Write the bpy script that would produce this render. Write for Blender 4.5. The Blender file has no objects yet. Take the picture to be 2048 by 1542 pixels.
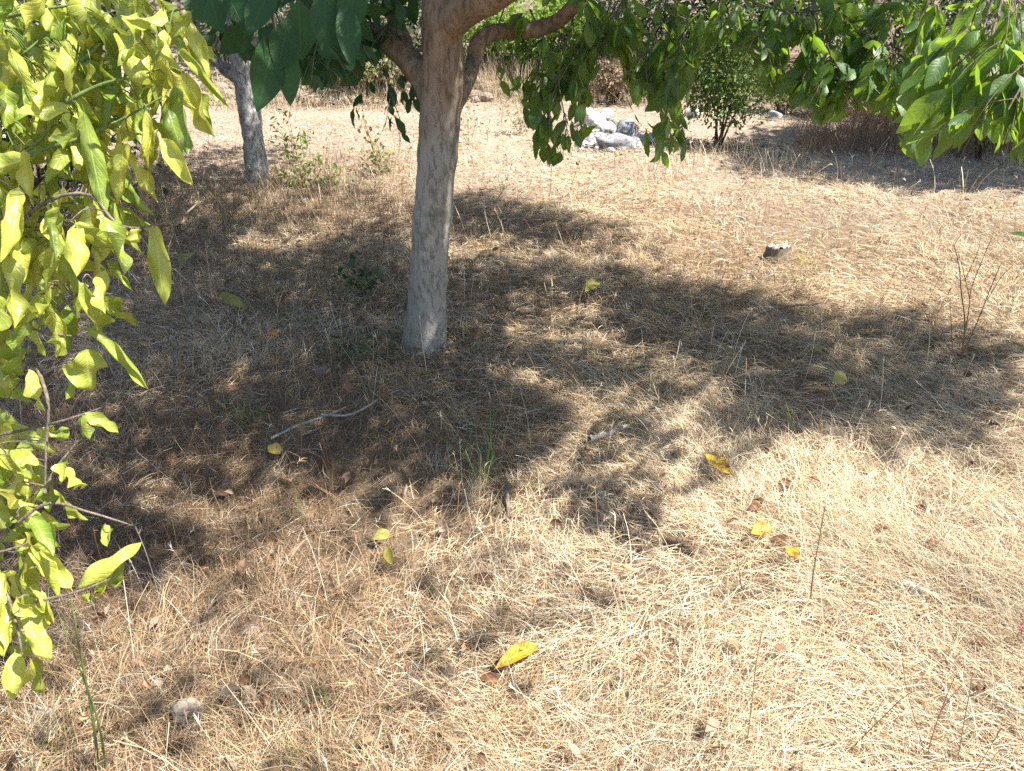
import bpy, bmesh, math
import numpy as np
from mathutils import Vector, noise as mnoise

R = math.radians
scene = bpy.context.scene
COL = scene.collection

# ------------------------------------------------------------------ camera, sky, sun, exposure
CAM_H, PITCH, FPX = 1.6, R(29.6), 1535.0
cam_d = bpy.data.cameras.new('camera')
cam = bpy.data.objects.new('camera', cam_d)
COL.objects.link(cam)
cam.location = (0, 0, CAM_H)
cam.rotation_euler = (R(90) - PITCH, 0, 0)
cam_d.sensor_width = 36.0
cam_d.lens = FPX / 2048 * 36
cam_d.clip_start = 0.02
cam_d.clip_end = 500
scene.camera = cam

SUN_EL, SUN_AZ = R(58), R(-14)            # azimuth measured from +x towards +y
SV = np.array([math.cos(SUN_EL) * math.cos(SUN_AZ), math.cos(SUN_EL) * math.sin(SUN_AZ), math.sin(SUN_EL)])
SH = SV[:2] / SV[2]                       # horizontal shift towards the sun per metre of height
world = bpy.data.worlds.new('World')
scene.world = world
world.use_nodes = True
wn = world.node_tree
sky = wn.nodes.new('ShaderNodeTexSky')
sky.sky_type = 'NISHITA'
sky.sun_disc = False
sky.sun_elevation = SUN_EL
sky.sun_rotation = math.atan2(SV[0], SV[1])
bgn = wn.nodes['Background']
bgn.inputs['Strength'].default_value = 0.085
wn.links.new(sky.outputs[0], bgn.inputs['Color'])
sun_d = bpy.data.lights.new('sun', 'SUN')
sun_d.energy = 5.0
sun_d.angle = R(0.7)
sun_d.color = (1.0, 0.955, 0.88)
sun = bpy.data.objects.new('sun', sun_d)
COL.objects.link(sun)
sun.location = (8, -3, 12)
sun.rotation_euler = Vector(SV).to_track_quat('Z', 'Y').to_euler()
scene.view_settings.view_transform = 'Standard'
scene.view_settings.look = 'None'
scene.view_settings.exposure = 1.6
scene.view_settings.gamma = 1
scene.cycles.max_bounces = 8
scene.cycles.diffuse_bounces = 4
scene.cycles.transmission_bounces = 6
scene.cycles.use_denoising = False
scene.cycles.use_adaptive_sampling = False

# ------------------------------------------------------------------ ground and projection helpers
CP, SP = math.cos(PITCH), math.sin(PITCH)


def sstep(a, b, x):
    t = np.clip((x - a) / (b - a), 0, 1)
    return t * t * (3 - 2 * t)


def wob(x, y, f, s):
    return (np.sin(x * f + 1.3 * s + 1.7 * np.sin(y * f * 0.71 + s)) * np.cos(y * f * 0.9 - 0.6 * s + 1.1 * np.sin(x * f * 0.53 + 2 * s)))


def gh(x, y):
    x = np.asarray(x, float); y = np.asarray(y, float)
    z = 0.03 * wob(x, y, 1.1, 1) + 0.017 * wob(x, y, 2.9, 2) + 0.008 * wob(x, y, 7.3, 3)
    z = z * (0.5 + 0.5 * sstep(0, 2, np.hypot(x, y)))
    bank = np.maximum(y - (9.7 + 0.5 * np.sin(x * 0.45 + 1)), 0)
    z = z + np.where(bank < 9, bank * (0.20 + 0.035 * np.minimum(bank, 4)), 9 * 0.34 + (bank - 9) * 0.05)
    z = z + 0.07 * wob(x, y, 1.6, 5) * sstep(9.5, 11, y)
    return z


def P(px, py, d):
    """pixel of the 2048x1542 photograph at depth d metres -> world point"""
    r = (px - 1024) / FPX * d
    u = -(py - 771) / FPX * d
    return np.array([r, d * CP + u * SP, CAM_H + u * CP - d * SP])


def G(px, py):
    """pixel -> point on the ground"""
    r = (px - 1024) / FPX; u = -(py - 771) / FPX
    D = np.array([r, CP + u * SP, u * CP - SP])
    t = -CAM_H / D[2] if D[2] < -1e-3 else 14
    for _ in range(30):
        p = np.array([0, 0, CAM_H]) + D * t
        t += (p[2] - float(gh(p[0], p[1]))) / (abs(D[2]) + 0.15)
    p = np.array([0, 0, CAM_H]) + D * t
    p[2] = float(gh(p[0], p[1]))
    return p


def topix(p):
    p = np.asarray(p, float)
    x, y, z = p[..., 0], p[..., 1], p[..., 2] - CAM_H
    d = y * CP - z * SP
    u = y * SP + z * CP
    d = np.where(np.abs(d) < 1e-4, 1e-4, d)
    return 1024 + x / d * FPX, 771 - u / d * FPX, d


# ------------------------------------------------------------------ scene-object helpers
def put(o, parent=None):
    COL.objects.link(o)
    if parent is not None:
        o.parent = parent
        o.location = o.location - parent.location if o.type == 'EMPTY' else tuple(-np.array(parent.location))
    return o


def tag(o, label=None, cat=None, group=None, kind=None):
    if label: o['label'] = label
    if cat: o['category'] = cat
    if group: o['group'] = group
    if kind: o['kind'] = kind
    return o


def thing(name, label, cat, loc, group=None):
    o = bpy.data.objects.new(name, None)
    o.empty_display_size = 0.1
    COL.objects.link(o)
    o.location = tuple(loc)
    return tag(o, label, cat, group)


def mesh(name, V, F, mat, parent=None, att=None, col=None, smooth=True):
    """one mesh object from arrays; vertices in world space (moved into the parent's frame)"""
    V = np.asarray(V, np.float32)
    off = np.array(parent.location) if parent is not None else None
    if off is None:
        off = V.mean(0); off[2] = V[:, 2].min()
    V = V - np.asarray(off, np.float32)
    F = np.asarray(F, np.int32)
    me = bpy.data.meshes.new(name)
    k = F.shape[1]
    me.vertices.add(len(V)); me.vertices.foreach_set('co', V.ravel())
    me.loops.add(F.size); me.loops.foreach_set('vertex_index', F.ravel())
    me.polygons.add(len(F)); me.polygons.foreach_set('loop_start', np.arange(0, F.size, k, dtype=np.int32))
    me.update(calc_edges=True)
    me.polygons.foreach_set('use_smooth', np.full(len(F), smooth, bool))
    if att is not None:
        a = me.attributes.new('uvr', 'FLOAT_VECTOR', 'POINT'); a.data.foreach_set('vector', np.asarray(att, np.float32).ravel())
    if col is not None:
        a = me.attributes.new('tint', 'FLOAT_VECTOR', 'POINT'); a.data.foreach_set('vector', np.asarray(col, np.float32).ravel())
    me.materials.append(mat)
    o = bpy.data.objects.new(name, me)
    COL.objects.link(o)
    if parent is not None:
        o.parent = parent
        if parent.type == 'MESH':
            pass
    else:
        o.location = tuple(float(c) for c in off)
    return o


def sub(name, V, F, mat, part, root, att=None, col=None, smooth=True):
    """a sub-part: parented to a part that itself sits at its root's origin"""
    o = mesh(name, V, F, mat, root, att, col, smooth)
    o.parent = part
    return o


def cat_meshes(items):
    Vs, Fs, As, n = [], [], [], 0
    for V, F, A in items:
        Vs.append(V); Fs.append(F + n); As.append(A); n += len(V)
    return np.concatenate(Vs), np.concatenate(Fs), np.concatenate(As)


def spline(pts, n):
    pts = np.asarray(pts, float)
    if len(pts) == 2:
        t = np.linspace(0, 1, n)[:, None]
        return pts[0] * (1 - t) + pts[1] * t
    ext = np.vstack([2 * pts[0] - pts[1], pts, 2 * pts[-1] - pts[-2]])
    out = []
    for s in np.linspace(0, len(pts) - 1 - 1e-6, n):
        i = int(s); t = s - i
        p0, p1, p2, p3 = ext[i], ext[i + 1], ext[i + 2], ext[i + 3]
        out.append(0.5 * (2 * p1 + (p2 - p0) * t + (2 * p0 - 5 * p1 + 4 * p2 - p3) * t * t + (3 * p1 - p0 - 3 * p2 + p3) * t ** 3))
    return np.array(out)


def tube(pts, rad, n=12, sides=7, jit=0.0, rng=None, smooth=True):
    """tapered tube through pts, rad = one radius per control point"""
    c = spline(pts, n) if smooth else np.asarray(pts, float)
    n = len(c)
    rr = np.interp(np.linspace(0, 1, n), np.linspace(0, 1, len(rad)), rad)
    T = np.gradient(c, axis=0); T /= np.linalg.norm(T, axis=1)[:, None] + 1e-9
    ref = np.array([0.31, 0.9, 0.2]) if abs(T[0] @ np.array([0.31, 0.9, 0.2])) < 0.85 else np.array([1.0, 0, 0])
    V = []
    a = np.linspace(0, 2 * math.pi, sides, endpoint=False)
    for i in range(n):
        ref = ref - T[i] * (ref @ T[i]); ref /= np.linalg.norm(ref) + 1e-9
        b = np.cross(T[i], ref)
        r = rr[i]
        if jit: r = r * (1 + jit * rng.standard_normal())
        V.append(c[i] + r * (np.cos(a)[:, None] * ref + np.sin(a)[:, None] * b))
    V = np.concatenate(V)
    i = np.arange(n - 1)[:, None] * sides; j = np.arange(sides)[None]; j2 = (j + 1) % sides
    F = np.stack([i + j, i + j2, i + sides + j2, i + sides + j], -1).reshape(-1, 4)
    # closed ends with a centre fan of degenerate-free quads is overkill for twigs: pinch the tip instead
    V[-sides:] = V[-sides:] * 0.1 + c[-1] * 0.9
    A = np.zeros((len(V), 3)); A[:, 0] = np.repeat(np.linspace(0, 1, n), sides)
    return V, F, A


def norm(v):
    return v / (np.linalg.norm(v, axis=-1, keepdims=True) + 1e-9)


def leaves(base, dirs, nrm, L, W, curl, roll, twist, rng, nu=6, nv=4, wave=0.0, pet=0.1, a=0.55, b=0.9):
    """batch of leaf blades: curl bends each along its length, roll cups it across, twist turns it"""
    base = np.atleast_2d(base); N = len(base)
    t = norm(np.asarray(dirs, float)); n = norm(np.asarray(nrm, float) - t * (np.asarray(nrm, float) * t).sum(-1, keepdims=True))
    s = np.cross(t, n)
    f = lambda q: np.broadcast_to(np.asarray(q, float), (N,))
    L, W, curl, roll, twist = f(L), f(W), f(curl), f(roll), f(twist)
    u = np.concatenate([[0], np.linspace(pet, 1, nu)])
    uu = np.clip((u - pet) / (1 - pet), 0, 1)
    prof = uu ** a * (1 - uu) ** b
    prof = prof / ((a / (a + b)) ** a * (b / (a + b)) ** b)
    prof = np.maximum(prof, 0.035); prof[-1] = 0.015
    v = np.linspace(-1, 1, nv + 1)
    nU = len(u)
    ang = curl[:, None] * uu[None] ** 1.2                                  # N,U
    du = np.diff(u, prepend=0)
    ct = np.cumsum(np.cos(ang) * du, 1) * L[:, None]
    cn = -np.cumsum(np.sin(ang) * du, 1) * L[:, None]
    cen = base[:, None] + t[:, None] * ct[..., None] + n[:, None] * cn[..., None]
    nl = n[:, None] * np.cos(ang)[..., None] + t[:, None] * np.sin(ang)[..., None]
    tw = twist[:, None] * uu[None]
    sl = s[:, None] * np.cos(tw)[..., None] + nl * np.sin(tw)[..., None]
    nl2 = nl * np.cos(tw)[..., None] - s[:, None] * np.sin(tw)[..., None]
    ro = roll[:, None, None] * v[None, None] * np.clip(0.5 + uu[None, :, None], 0, 1)
    rs = np.where(np.abs(roll) < 1e-3, 1e-3, roll)[:, None, None]
    xs = np.where(np.abs(ro) < 1e-3, v[None, None], np.sin(ro) / rs)
    zs = (1 - np.cos(ro)) / rs
    half = (W[:, None] * 0.5 * prof[None])[..., None]
    ph = rng.uniform(0, 6.28, (N, 1, 1))
    wv = wave * np.sin(uu[None, :, None] * 11 + ph + v[None, None] * 1.5) * np.abs(v[None, None]) * half
    V = cen[:, :, None] + sl[:, :, None] * (xs * half)[..., None] + nl2[:, :, None] * (zs * half + wv)[..., None]
    A = np.empty((N, nU, nv + 1, 3))
    A[..., 0] = uu[None, :, None]; A[..., 1] = v[None, None]; A[..., 2] = rng.random((N, 1, 1))
    i = np.arange(nU - 1)[:, None] * (nv + 1); j = np.arange(nv)[None]
    q = np.stack([i + j, i + j + 1, i + nv + 2 + j, i + nv + 1 + j], -1).reshape(-1, 4)
    F = (q[None] + (np.arange(N) * nU * (nv + 1))[:, None, None]).reshape(-1, 4)
    return V.reshape(-1, 3), F, A.reshape(-1, 3)


def ribbons(base, head, elev0, elev1, L, W, rng, nseg=4, roll=None, tip=0.25, ground=True):
    """batch of grass blades: start at elevation elev0 heading `head`, bend over to elev1"""
    N = len(base)
    f = lambda q: np.broadcast_to(np.asarray(q, float), (N,))
    elev0, elev1, L, W = f(elev0), f(elev1), f(L), f(W)
    u = np.linspace(0, 1, nseg + 1)
    el = elev0[:, None] + (elev1 - elev0)[:, None] * u[None]
    hd = head[:, None] + rng.normal(0, 0.5, N)[:, None] * u[None]
    step = (L / nseg)[:, None]
    d = np.stack([np.cos(el) * np.cos(hd), np.cos(el) * np.sin(hd), np.sin(el)], -1) * step[..., None]
    c = base[:, None] + np.concatenate([np.zeros((N, 1, 3)), np.cumsum(d[:, :-1], 1)], 1)
    if ground:
        g = gh(c[..., 0], c[..., 1]) + rng.uniform(0.002, 0.022, N)[:, None]
        c[..., 2] = np.where(u[None] > 0, np.maximum(c[..., 2], g), c[..., 2])
    ra = f(rng.uniform(-1.2, 1.2, N) if roll is None else roll)[:, None]
    s = np.stack([-np.sin(hd) * np.cos(ra), np.cos(hd) * np.cos(ra), np.sin(ra) * np.ones_like(hd)], -1)
    w = (W[:, None] * (1 - (1 - tip) * u[None]) * 0.5)[..., None]
    V = np.stack([c - s * w, c + s * w], 2)
    A = np.empty((N, nseg + 1, 2, 3)); A[..., 0] = u[None, :, None]; A[..., 1] = [-1, 1]; A[..., 2] = rng.random((N, 1, 1))
    i = np.arange(nseg) * 2
    q = np.stack([i, i + 1, i + 3, i + 2], -1)
    F = (q[None] + (np.arange(N) * (nseg + 1) * 2)[:, None, None]).reshape(-1, 4)
    return V.reshape(-1, 3), F, A.reshape(-1, 3)


# ------------------------------------------------------------------ materials
class NT:
    def __init__(s, name):
        s.m = bpy.data.materials.new(name); s.m.use_nodes = True
        s.t = s.m.node_tree; s.t.nodes.clear()
        s.out = s.t.nodes.new('ShaderNodeOutputMaterial')

    def n(s, typ, **kw):
        nd = s.t.nodes.new('ShaderNode' + typ)
        for k, v in kw.items():
            if k.startswith('_'): setattr(nd, k[1:], v)
            else: s.set(nd, k, v)
        return nd

    def set(s, nd, k, v):
        k = int(k[1:]) if k[0] == 'i' and k[1:].isdigit() else k.replace('__', ' ')
        if hasattr(v, 'is_linked') or isinstance(v, bpy.types.NodeSocket): s.t.links.new(v, nd.inputs[k])
        else: nd.inputs[k].default_value = v

    def noise(s, vec, scale, detail=4, rough=0.6, dist=0):
        nd = s.n('TexNoise', Scale=scale, Detail=detail, Roughness=rough, Distortion=dist)
        if vec is not None: s.t.links.new(vec, nd.inputs['Vector'])
        return nd.outputs['Fac']

    def ramp(s, fac, *stops):
        nd = s.n('ValToRGB'); s.t.links.new(fac, nd.inputs[0])
        e = nd.color_ramp.elements
        while len(e) < len(stops): e.new(0.5)
        for el, (p, c) in zip(e, stops): el.position = p; el.color = (*c, 1) if len(c) == 3 else c
        return nd.outputs[0]

    def mix(s, f, a, b, mode='MIX'):
        nd = s.n('Mix', _data_type='RGBA', _blend_type=mode)
        for k, v in ((0, f), (6, a), (7, b)):
            if isinstance(v, bpy.types.NodeSocket): s.t.links.new(v, nd.inputs[k])
            else: nd.inputs[k].default_value = v if k == 0 else (*v, 1)
        return nd.outputs[2]

    def math(s, op, a, b=0.0, clamp=False):
        nd = s.n('Math', _operation=op, _use_clamp=clamp)
        for k, v in ((0, a), (1, b)):
            if isinstance(v, bpy.types.NodeSocket): s.t.links.new(v, nd.inputs[k])
            else: nd.inputs[k].default_value = v
        return nd.outputs[0]

    def bump(s, h, strength=0.3, dist=0.01):
        nd = s.n('Bump', Strength=strength, Distance=dist); s.t.links.new(h, nd.inputs['Height'])
        return nd.outputs[0]

    def pos(s):
        return s.n('TexCoord').outputs['Object']

    def done(s, color, rough=0.8, bump=None, trans=0.0, tcol=None, spec=0.3):
        p = s.n('BsdfPrincipled', Base__Color=color if isinstance(color, bpy.types.NodeSocket) else (*color, 1), Roughness=rough)
        p.inputs['Specular IOR Level'].default_value = spec
        if bump is not None: s.t.links.new(bump, p.inputs['Normal'])
        sh = p.outputs[0]
        if trans:
            tb = s.n('BsdfTranslucent')
            c = color if tcol is None else tcol
            if isinstance(c, bpy.types.NodeSocket): s.t.links.new(c, tb.inputs[0])
            else: tb.inputs[0].default_value = (*c, 1)
            if bump is not None: s.t.links.new(bump, tb.inputs['Normal'])
            mx = s.n('MixShader', i0=trans); s.t.links.new(sh, mx.inputs[1]); s.t.links.new(tb.outputs[0], mx.inputs[2])
            sh = mx.outputs[0]
        s.t.links.new(sh, s.out.inputs[0])
        return s.m


def leaf_mat(name, c_lo, c_hi, vein, trans_c, trans=0.35, rough=0.38, spec=0.5, spots=None, veins=7.0, blotch=0.5, vamt=0.5, vb=0.45):
    k = NT(name)
    at = k.n('Attribute', _attribute_name='uvr')
    sx = k.n('SeparateXYZ', Vector=at.outputs['Vector'])
    u, v, r = sx.outputs
    base = k.ramp(r, (0.0, c_lo), (1.0, c_hi))
    nz = k.noise(k.pos(), 38, 3)
    base = k.mix(k.math('MULTIPLY', nz, blotch), base, c_lo)
    av = k.math('ABSOLUTE', v)
    mid = k.math('SUBTRACT', 1.0, k.math('MULTIPLY', av, 9.0), True)
    ph = k.math('SUBTRACT', u, k.math('MULTIPLY', av, 0.22))
    sw = k.math('SINE', k.math('MULTIPLY', ph, 2 * math.pi * veins))
    side = k.math('POWER', k.math('MULTIPLY', k.math('ADD', sw, 1.0), 0.5), 9.0)
    vf = k.math('MAXIMUM', mid, k.math('MULTIPLY', side, 0.45), True)
    col = k.mix(k.math('MULTIPLY', vf, vamt), base, vein)
    if spots is not None:
        sp = k.math('GREATER_THAN', k.noise(k.pos(), 21, 2), 0.69)
        col = k.mix(k.math('MULTIPLY', sp, 0.55), col, spots)
    if spots is not None:                               # some leaves are browned at the tip and along the margin
        rim = k.math('MAXIMUM', k.math('SUBTRACT', k.math('MULTIPLY', u, 9.0), 8.1, True), k.math('SUBTRACT', k.math('MULTIPLY', av, 8.0), 7.2, True))
        rim = k.math('MULTIPLY', rim, k.math('GREATER_THAN', k.math('ADD', k.math('FRACT', k.math('MULTIPLY', r, 7.3)), k.math('MULTIPLY', nz, 0.4)), 0.72))
        col = k.mix(k.math('MULTIPLY', rim, 0.7), col, tuple(c * 0.7 for c in spots))
    h = k.math('ADD', k.math('MULTIPLY', vf, -0.5), k.math('MULTIPLY', k.noise(k.pos(), 110, 3), 0.9))
    tc = k.mix(0.55, col, trans_c)
    return k.done(col, rough, k.bump(h, vb, 0.004), trans, tc, spec)


def tint_mat(name, trans=0.25, rough=0.6, spec=0.25):
    k = NT(name)
    at = k.n('Attribute', _attribute_name='tint')
    return k.done(at.outputs['Color'], rough, None, trans, None, spec)


def bark_mat(name, lo, hi, scale=18, wash=None, wash_z=(0.9, 1.1), lichen_shade=None, stretch=0.25, bump=0.5):
    k = NT(name)
    mp = k.n('Mapping', Vector=k.pos()); mp.inputs['Scale'].default_value = (1, 1, stretch)
    v = mp.outputs[0]
    a = k.noise(v, scale, 6, 0.65)
    col = k.ramp(a, (0.2, lo), (0.85, hi))
    cr = k.noise(v, scale * 3.2, 5, 0.7, 0.6)
    fiss = k.ramp(cr, (0.36, (0, 0, 0)), (0.5, (1, 1, 1)))
    if wash is not None:
        sz = k.n('SeparateXYZ', Vector=k.pos())
        z = k.math('ADD', sz.outputs[2], k.math('MULTIPLY', k.math('SUBTRACT', k.noise(k.pos(), 5, 4), 0.5), 0.55))
        mr = k.n('MapRange', Value=z); mr.inputs[1].default_value = wash_z[0]; mr.inputs[2].default_value = wash_z[1]
        mr.inputs[3].default_value = 1; mr.inputs[4].default_value = 0
        wc = k.ramp(a, (0.2, tuple(c * 0.82 for c in wash)), (0.8, wash))
        fl = k.ramp(k.noise(k.pos(), scale * 1.1, 7, 0.8, 0.8), (0.36, (0.1, 0.1, 0.1)), (0.55, (1, 1, 1)))
        wf = k.math('MULTIPLY', mr.outputs[0], k.math('MAXIMUM', fl, 0.86))
        col = k.mix(wf, col, wc)
    if lichen_shade is not None:
        lf = k.ramp(k.noise(k.pos(), 9, 5, 0.7), (0.55, (0, 0, 0)), (0.68, (0.75, 0.75, 0.75)))
        col = k.mix(lf, col, lichen_shade)
    col = k.mix(k.math('MULTIPLY', k.math('SUBTRACT', 1.0, fiss), 0.55), col, tuple(c * 0.35 for c in lo))
    if wash is not None:
        m2 = k.n('Mapping', Vector=k.pos()); m2.inputs['Scale'].default_value = (1, 1, 2.6)
        dash = k.ramp(k.noise(m2.outputs[0], 70, 6, 0.8, 1.2), (0.30, (0.7,) * 3), (0.36, (0, 0, 0)))
        sx = k.n('SeparateXYZ', Vector=k.pos())
        lf2 = k.n('MapRange', Value=k.math('ADD', sx.outputs[0], k.math('MULTIPLY', k.math('SUBTRACT', k.noise(k.pos(), 6, 3), 0.5), 0.16)))
        lf2.inputs[1].default_value = 0.02; lf2.inputs[2].default_value = -0.07
        col = k.mix(k.math('MULTIPLY', lf2.outputs[0], 0.45), col, lichen_shade)  # left side darkened: lichen tint plus side shade painted into the colour
        col = k.mix(dash, col, (0.06, 0.05, 0.04))
        fiss = k.math('SUBTRACT', fiss, dash)
    h = k.math('ADD', k.math('MULTIPLY', fiss, 0.6), a)
    return k.done(col, 0.85, k.bump(h, bump, 0.012), spec=0.15)


def rock_mat(name, lo, hi, stain=(0.34, 0.22, 0.12), scale=14, amount=0.5):
    k = NT(name)
    p = k.pos()
    a = k.noise(p, scale, 8, 0.7)
    col = k.ramp(a, (0.3, lo), (0.65, hi))
    st = k.ramp(k.noise(p, scale * 0.45, 5), (0.52, (0, 0, 0)), (0.68, (amount,) * 3))
    col = k.mix(st, col, stain)
    vz = k.n('TexVoronoi', Vector=p, Scale=scale * 1.4, _feature='DISTANCE_TO_EDGE')
    ck = k.ramp(vz.outputs[0], (0.0, (0.45,) * 3), (0.07, (1, 1, 1)))
    col = k.mix(0.5, col, ck, 'MULTIPLY')
    h = k.math('ADD', a, k.math('MULTIPLY', ck, 0.35))
    return k.done(col, 0.9, k.bump(h, 0.7, 0.02), spec=0.2)


def ground_mat():
    k = NT('dry_soil')
    p = k.pos()
    n1 = k.noise(p, 2.2, 6, 0.65)
    n2 = k.noise(p, 26, 8, 0.75)
    n3 = k.noise(p, 140, 3, 0.7)
    soil = k.ramp(n2, (0.3, (0.085, 0.058, 0.038)), (0.55, (0.20, 0.140, 0.090)), (0.75, (0.33, 0.245, 0.165)))
    soil = k.mix(k.math('MULTIPLY', n3, 0.5), soil, (0.30, 0.22, 0.14))
    bare = k.ramp(n2, (0.3, (0.17, 0.125, 0.095)), (0.52, (0.33, 0.26, 0.205)), (0.75, (0.50, 0.42, 0.345)))
    bare = k.mix(k.math('MULTIPLY', n1, 0.5), bare, (0.36, 0.27, 0.185))
    sz = k.n('SeparateXYZ', Vector=p)
    yy = k.math('ADD', sz.outputs[1], k.math('MULTIPLY', k.math('SUBTRACT', n1, 0.5), 3.0))
    yy = k.math('SUBTRACT', yy, k.math('MULTIPLY', sz.outputs[0], -0.12))
    mr = k.n('MapRange', Value=yy, _interpolation_type='SMOOTHSTEP'); mr.inputs[1].default_value = 4.6; mr.inputs[2].default_value = 7.2
    col = k.mix(mr.outputs[0], soil, bare)
    # weathered litter and stones on the rising bank
    mb = k.n('MapRange', Value=yy, _interpolation_type='SMOOTHSTEP'); mb.inputs[1].default_value = 9.6; mb.inputs[2].default_value = 11.0
    bank = k.ramp(k.noise(p, 7, 8, 0.75), (0.32, (0.07, 0.055, 0.04)), (0.5, (0.19, 0.14, 0.10)), (0.7, (0.36, 0.31, 0.26)))
    col = k.mix(mb.outputs[0], col, bank)
    h = k.math('ADD', k.math('MULTIPLY', n2, 0.8), k.math('MULTIPLY', n3, 0.25))
    return k.done(col, 0.95, k.bump(h, 0.9, 0.03), spec=0.1)


M = dict(
    soil=ground_mat(),
    straw=tint_mat('straw', 0.22, 0.55, 0.3),
    dead=tint_mat('withered_leaf', 0.2, 0.7, 0.2),
    weed=tint_mat('weed_leaf', 0.3, 0.5, 0.35),
    citrus=leaf_mat('lemon_leaf', (0.15, 0.25, 0.03), (0.56, 0.55, 0.10), (0.54, 0.55, 0.20), (0.58, 0.64, 0.04), 0.30, 0.34, 0.55, (0.36, 0.27, 0.05), 9, 0.14, 0.55),
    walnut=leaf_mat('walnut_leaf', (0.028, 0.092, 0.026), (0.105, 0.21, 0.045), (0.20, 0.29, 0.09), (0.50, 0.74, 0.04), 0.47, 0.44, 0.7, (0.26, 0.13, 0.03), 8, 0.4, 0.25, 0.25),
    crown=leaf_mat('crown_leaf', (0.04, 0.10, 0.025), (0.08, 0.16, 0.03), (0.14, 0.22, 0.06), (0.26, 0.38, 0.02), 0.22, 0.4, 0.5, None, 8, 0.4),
    shadeleaf=leaf_mat('shaded_walnut_leaf', (0.020, 0.066, 0.020), (0.042, 0.10, 0.026), (0.08, 0.15, 0.045), (0.14, 0.30, 0.03), 0.22, 0.45, 0.28, None, 8, 0.4, 0.3),  # darker copy of the walnut leaf, shade put into its colour
    shrub=leaf_mat('shrub_leaf', (0.03, 0.085, 0.018), (0.085, 0.15, 0.03), (0.2, 0.3, 0.07), (0.32, 0.42, 0.03), 0.35, 0.4, 0.5),
    evergreen=leaf_mat('evergreen_leaf', (0.016, 0.045, 0.02), (0.05, 0.10, 0.035), (0.08, 0.14, 0.05), (0.12, 0.22, 0.03), 0.25, 0.4, 0.5),
    bright=leaf_mat('bright_leaf', (0.10, 0.20, 0.03), (0.24, 0.36, 0.06), (0.3, 0.4, 0.1), (0.45, 0.6, 0.05), 0.4, 0.45, 0.4),
    olive=leaf_mat('olive_leaf', (0.12, 0.15, 0.055), (0.28, 0.28, 0.11), (0.3, 0.3, 0.15), (0.4, 0.4, 0.1), 0.35, 0.5, 0.35),
    bark=bark_mat('walnut_bark', (0.17, 0.105, 0.062), (0.42, 0.31, 0.21), 16, (0.37, 0.355, 0.315), (0.88, 1.28), (0.15, 0.15, 0.10), 0.3),
    bark2=bark_mat('pale_bark', (0.11, 0.09, 0.075), (0.36, 0.33, 0.30), 14, (0.50, 0.49, 0.46), (0.9, 1.6), (0.10, 0.09, 0.075), 0.45, 0.8),
    twig=bark_mat('twig_bark', (0.10, 0.075, 0.055), (0.30, 0.25, 0.20), 60),
    greystick=bark_mat('weathered_wood', (0.20, 0.18, 0.16), (0.48, 0.45, 0.41), 50),
    greenstem=bark_mat('green_stem', (0.09, 0.14, 0.04), (0.22, 0.28, 0.09), 70, bump=0.2),
    darktwig=bark_mat('dark_twig', (0.05, 0.035, 0.025), (0.15, 0.10, 0.07), 60),
    drystem=bark_mat('dry_stem', (0.14, 0.085, 0.05), (0.33, 0.22, 0.13), 80, bump=0.2),
    lime=rock_mat('pale_limestone', (0.26, 0.265, 0.27), (0.50, 0.505, 0.505), (0.44, 0.33, 0.22), 13, 0.35),
    limegrey=rock_mat('grey_limestone', (0.13, 0.14, 0.155), (0.36, 0.37, 0.39), (0.36, 0.26, 0.17), 15, 0.4),
    fieldstone=rock_mat('fieldstone', (0.16, 0.13, 0.10), (0.40, 0.34, 0.275), (0.24, 0.15, 0.09), 26, 0.5),
)

# ------------------------------------------------------------------ the ground
def build_ground():
    xs = np.concatenate([np.linspace(-150, -16, 14)[:-1], np.linspace(-16, -7, 20)[:-1], np.linspace(-7, 8, 190), np.linspace(8, 17, 20)[1:], np.linspace(17, 150, 14)[1:]])
    ys = np.concatenate([np.linspace(-120, -3, 12)[:-1], np.linspace(-3, 15, 240), np.linspace(15, 30, 20)[1:], np.linspace(30, 260, 14)[1:]])
    X, Y = np.meshgrid(xs, ys)
    rng = np.random.default_rng(3)
    Z = gh(X, Y) + rng.normal(0, 0.004, X.shape)
    V = np.stack([X, Y, Z], -1).reshape(-1, 3)
    nx = len(xs)
    i = np.arange(len(ys) - 1)[:, None] * nx; j = np.arange(nx - 1)[None]
    F = np.stack([i + j, i + j + 1, i + nx + j + 1, i + nx + j], -1).reshape(-1, 4)
    o = mesh('ground', V - 0, F, M['soil'])
    # keep the sheet's own frame at the world origin so its texture coordinates are metres
    off = np.array(o.location)
    co = np.empty(len(V) * 3, np.float32); o.data.vertices.foreach_get('co', co)
    co = co.reshape(-1, 3) + off.astype(np.float32)
    o.data.vertices.foreach_set('co', co.ravel()); o.location = (0, 0, 0)
    tag(o, kind='structure')


build_ground()

# ------------------------------------------------------------------ where the canopy shades the ground (fraction of sun stopped)
GW, GH_, CELL = 180, 130, 16.0
OX, OY = -400, -40
shade = np.zeros((GH_, GW)); shade2 = np.zeros((GH_, GW))


def poly(grid, pts, val):
    cx = OX + (np.arange(GW) + 0.5) * CELL; cy = OY + (np.arange(GH_) + 0.5) * CELL
    X, Y = np.meshgrid(cx, cy)
    ins = np.zeros(X.shape, bool)
    n = len(pts)
    for a in range(n):
        x1, y1 = pts[a]; x2, y2 = pts[(a + 1) % n]
        c = ((y1 > Y) != (y2 > Y)) & (X < (x2 - x1) * (Y - y1) / (y2 - y1 + 1e-9) + x1)
        ins ^= c
    grid[ins] = val


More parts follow.
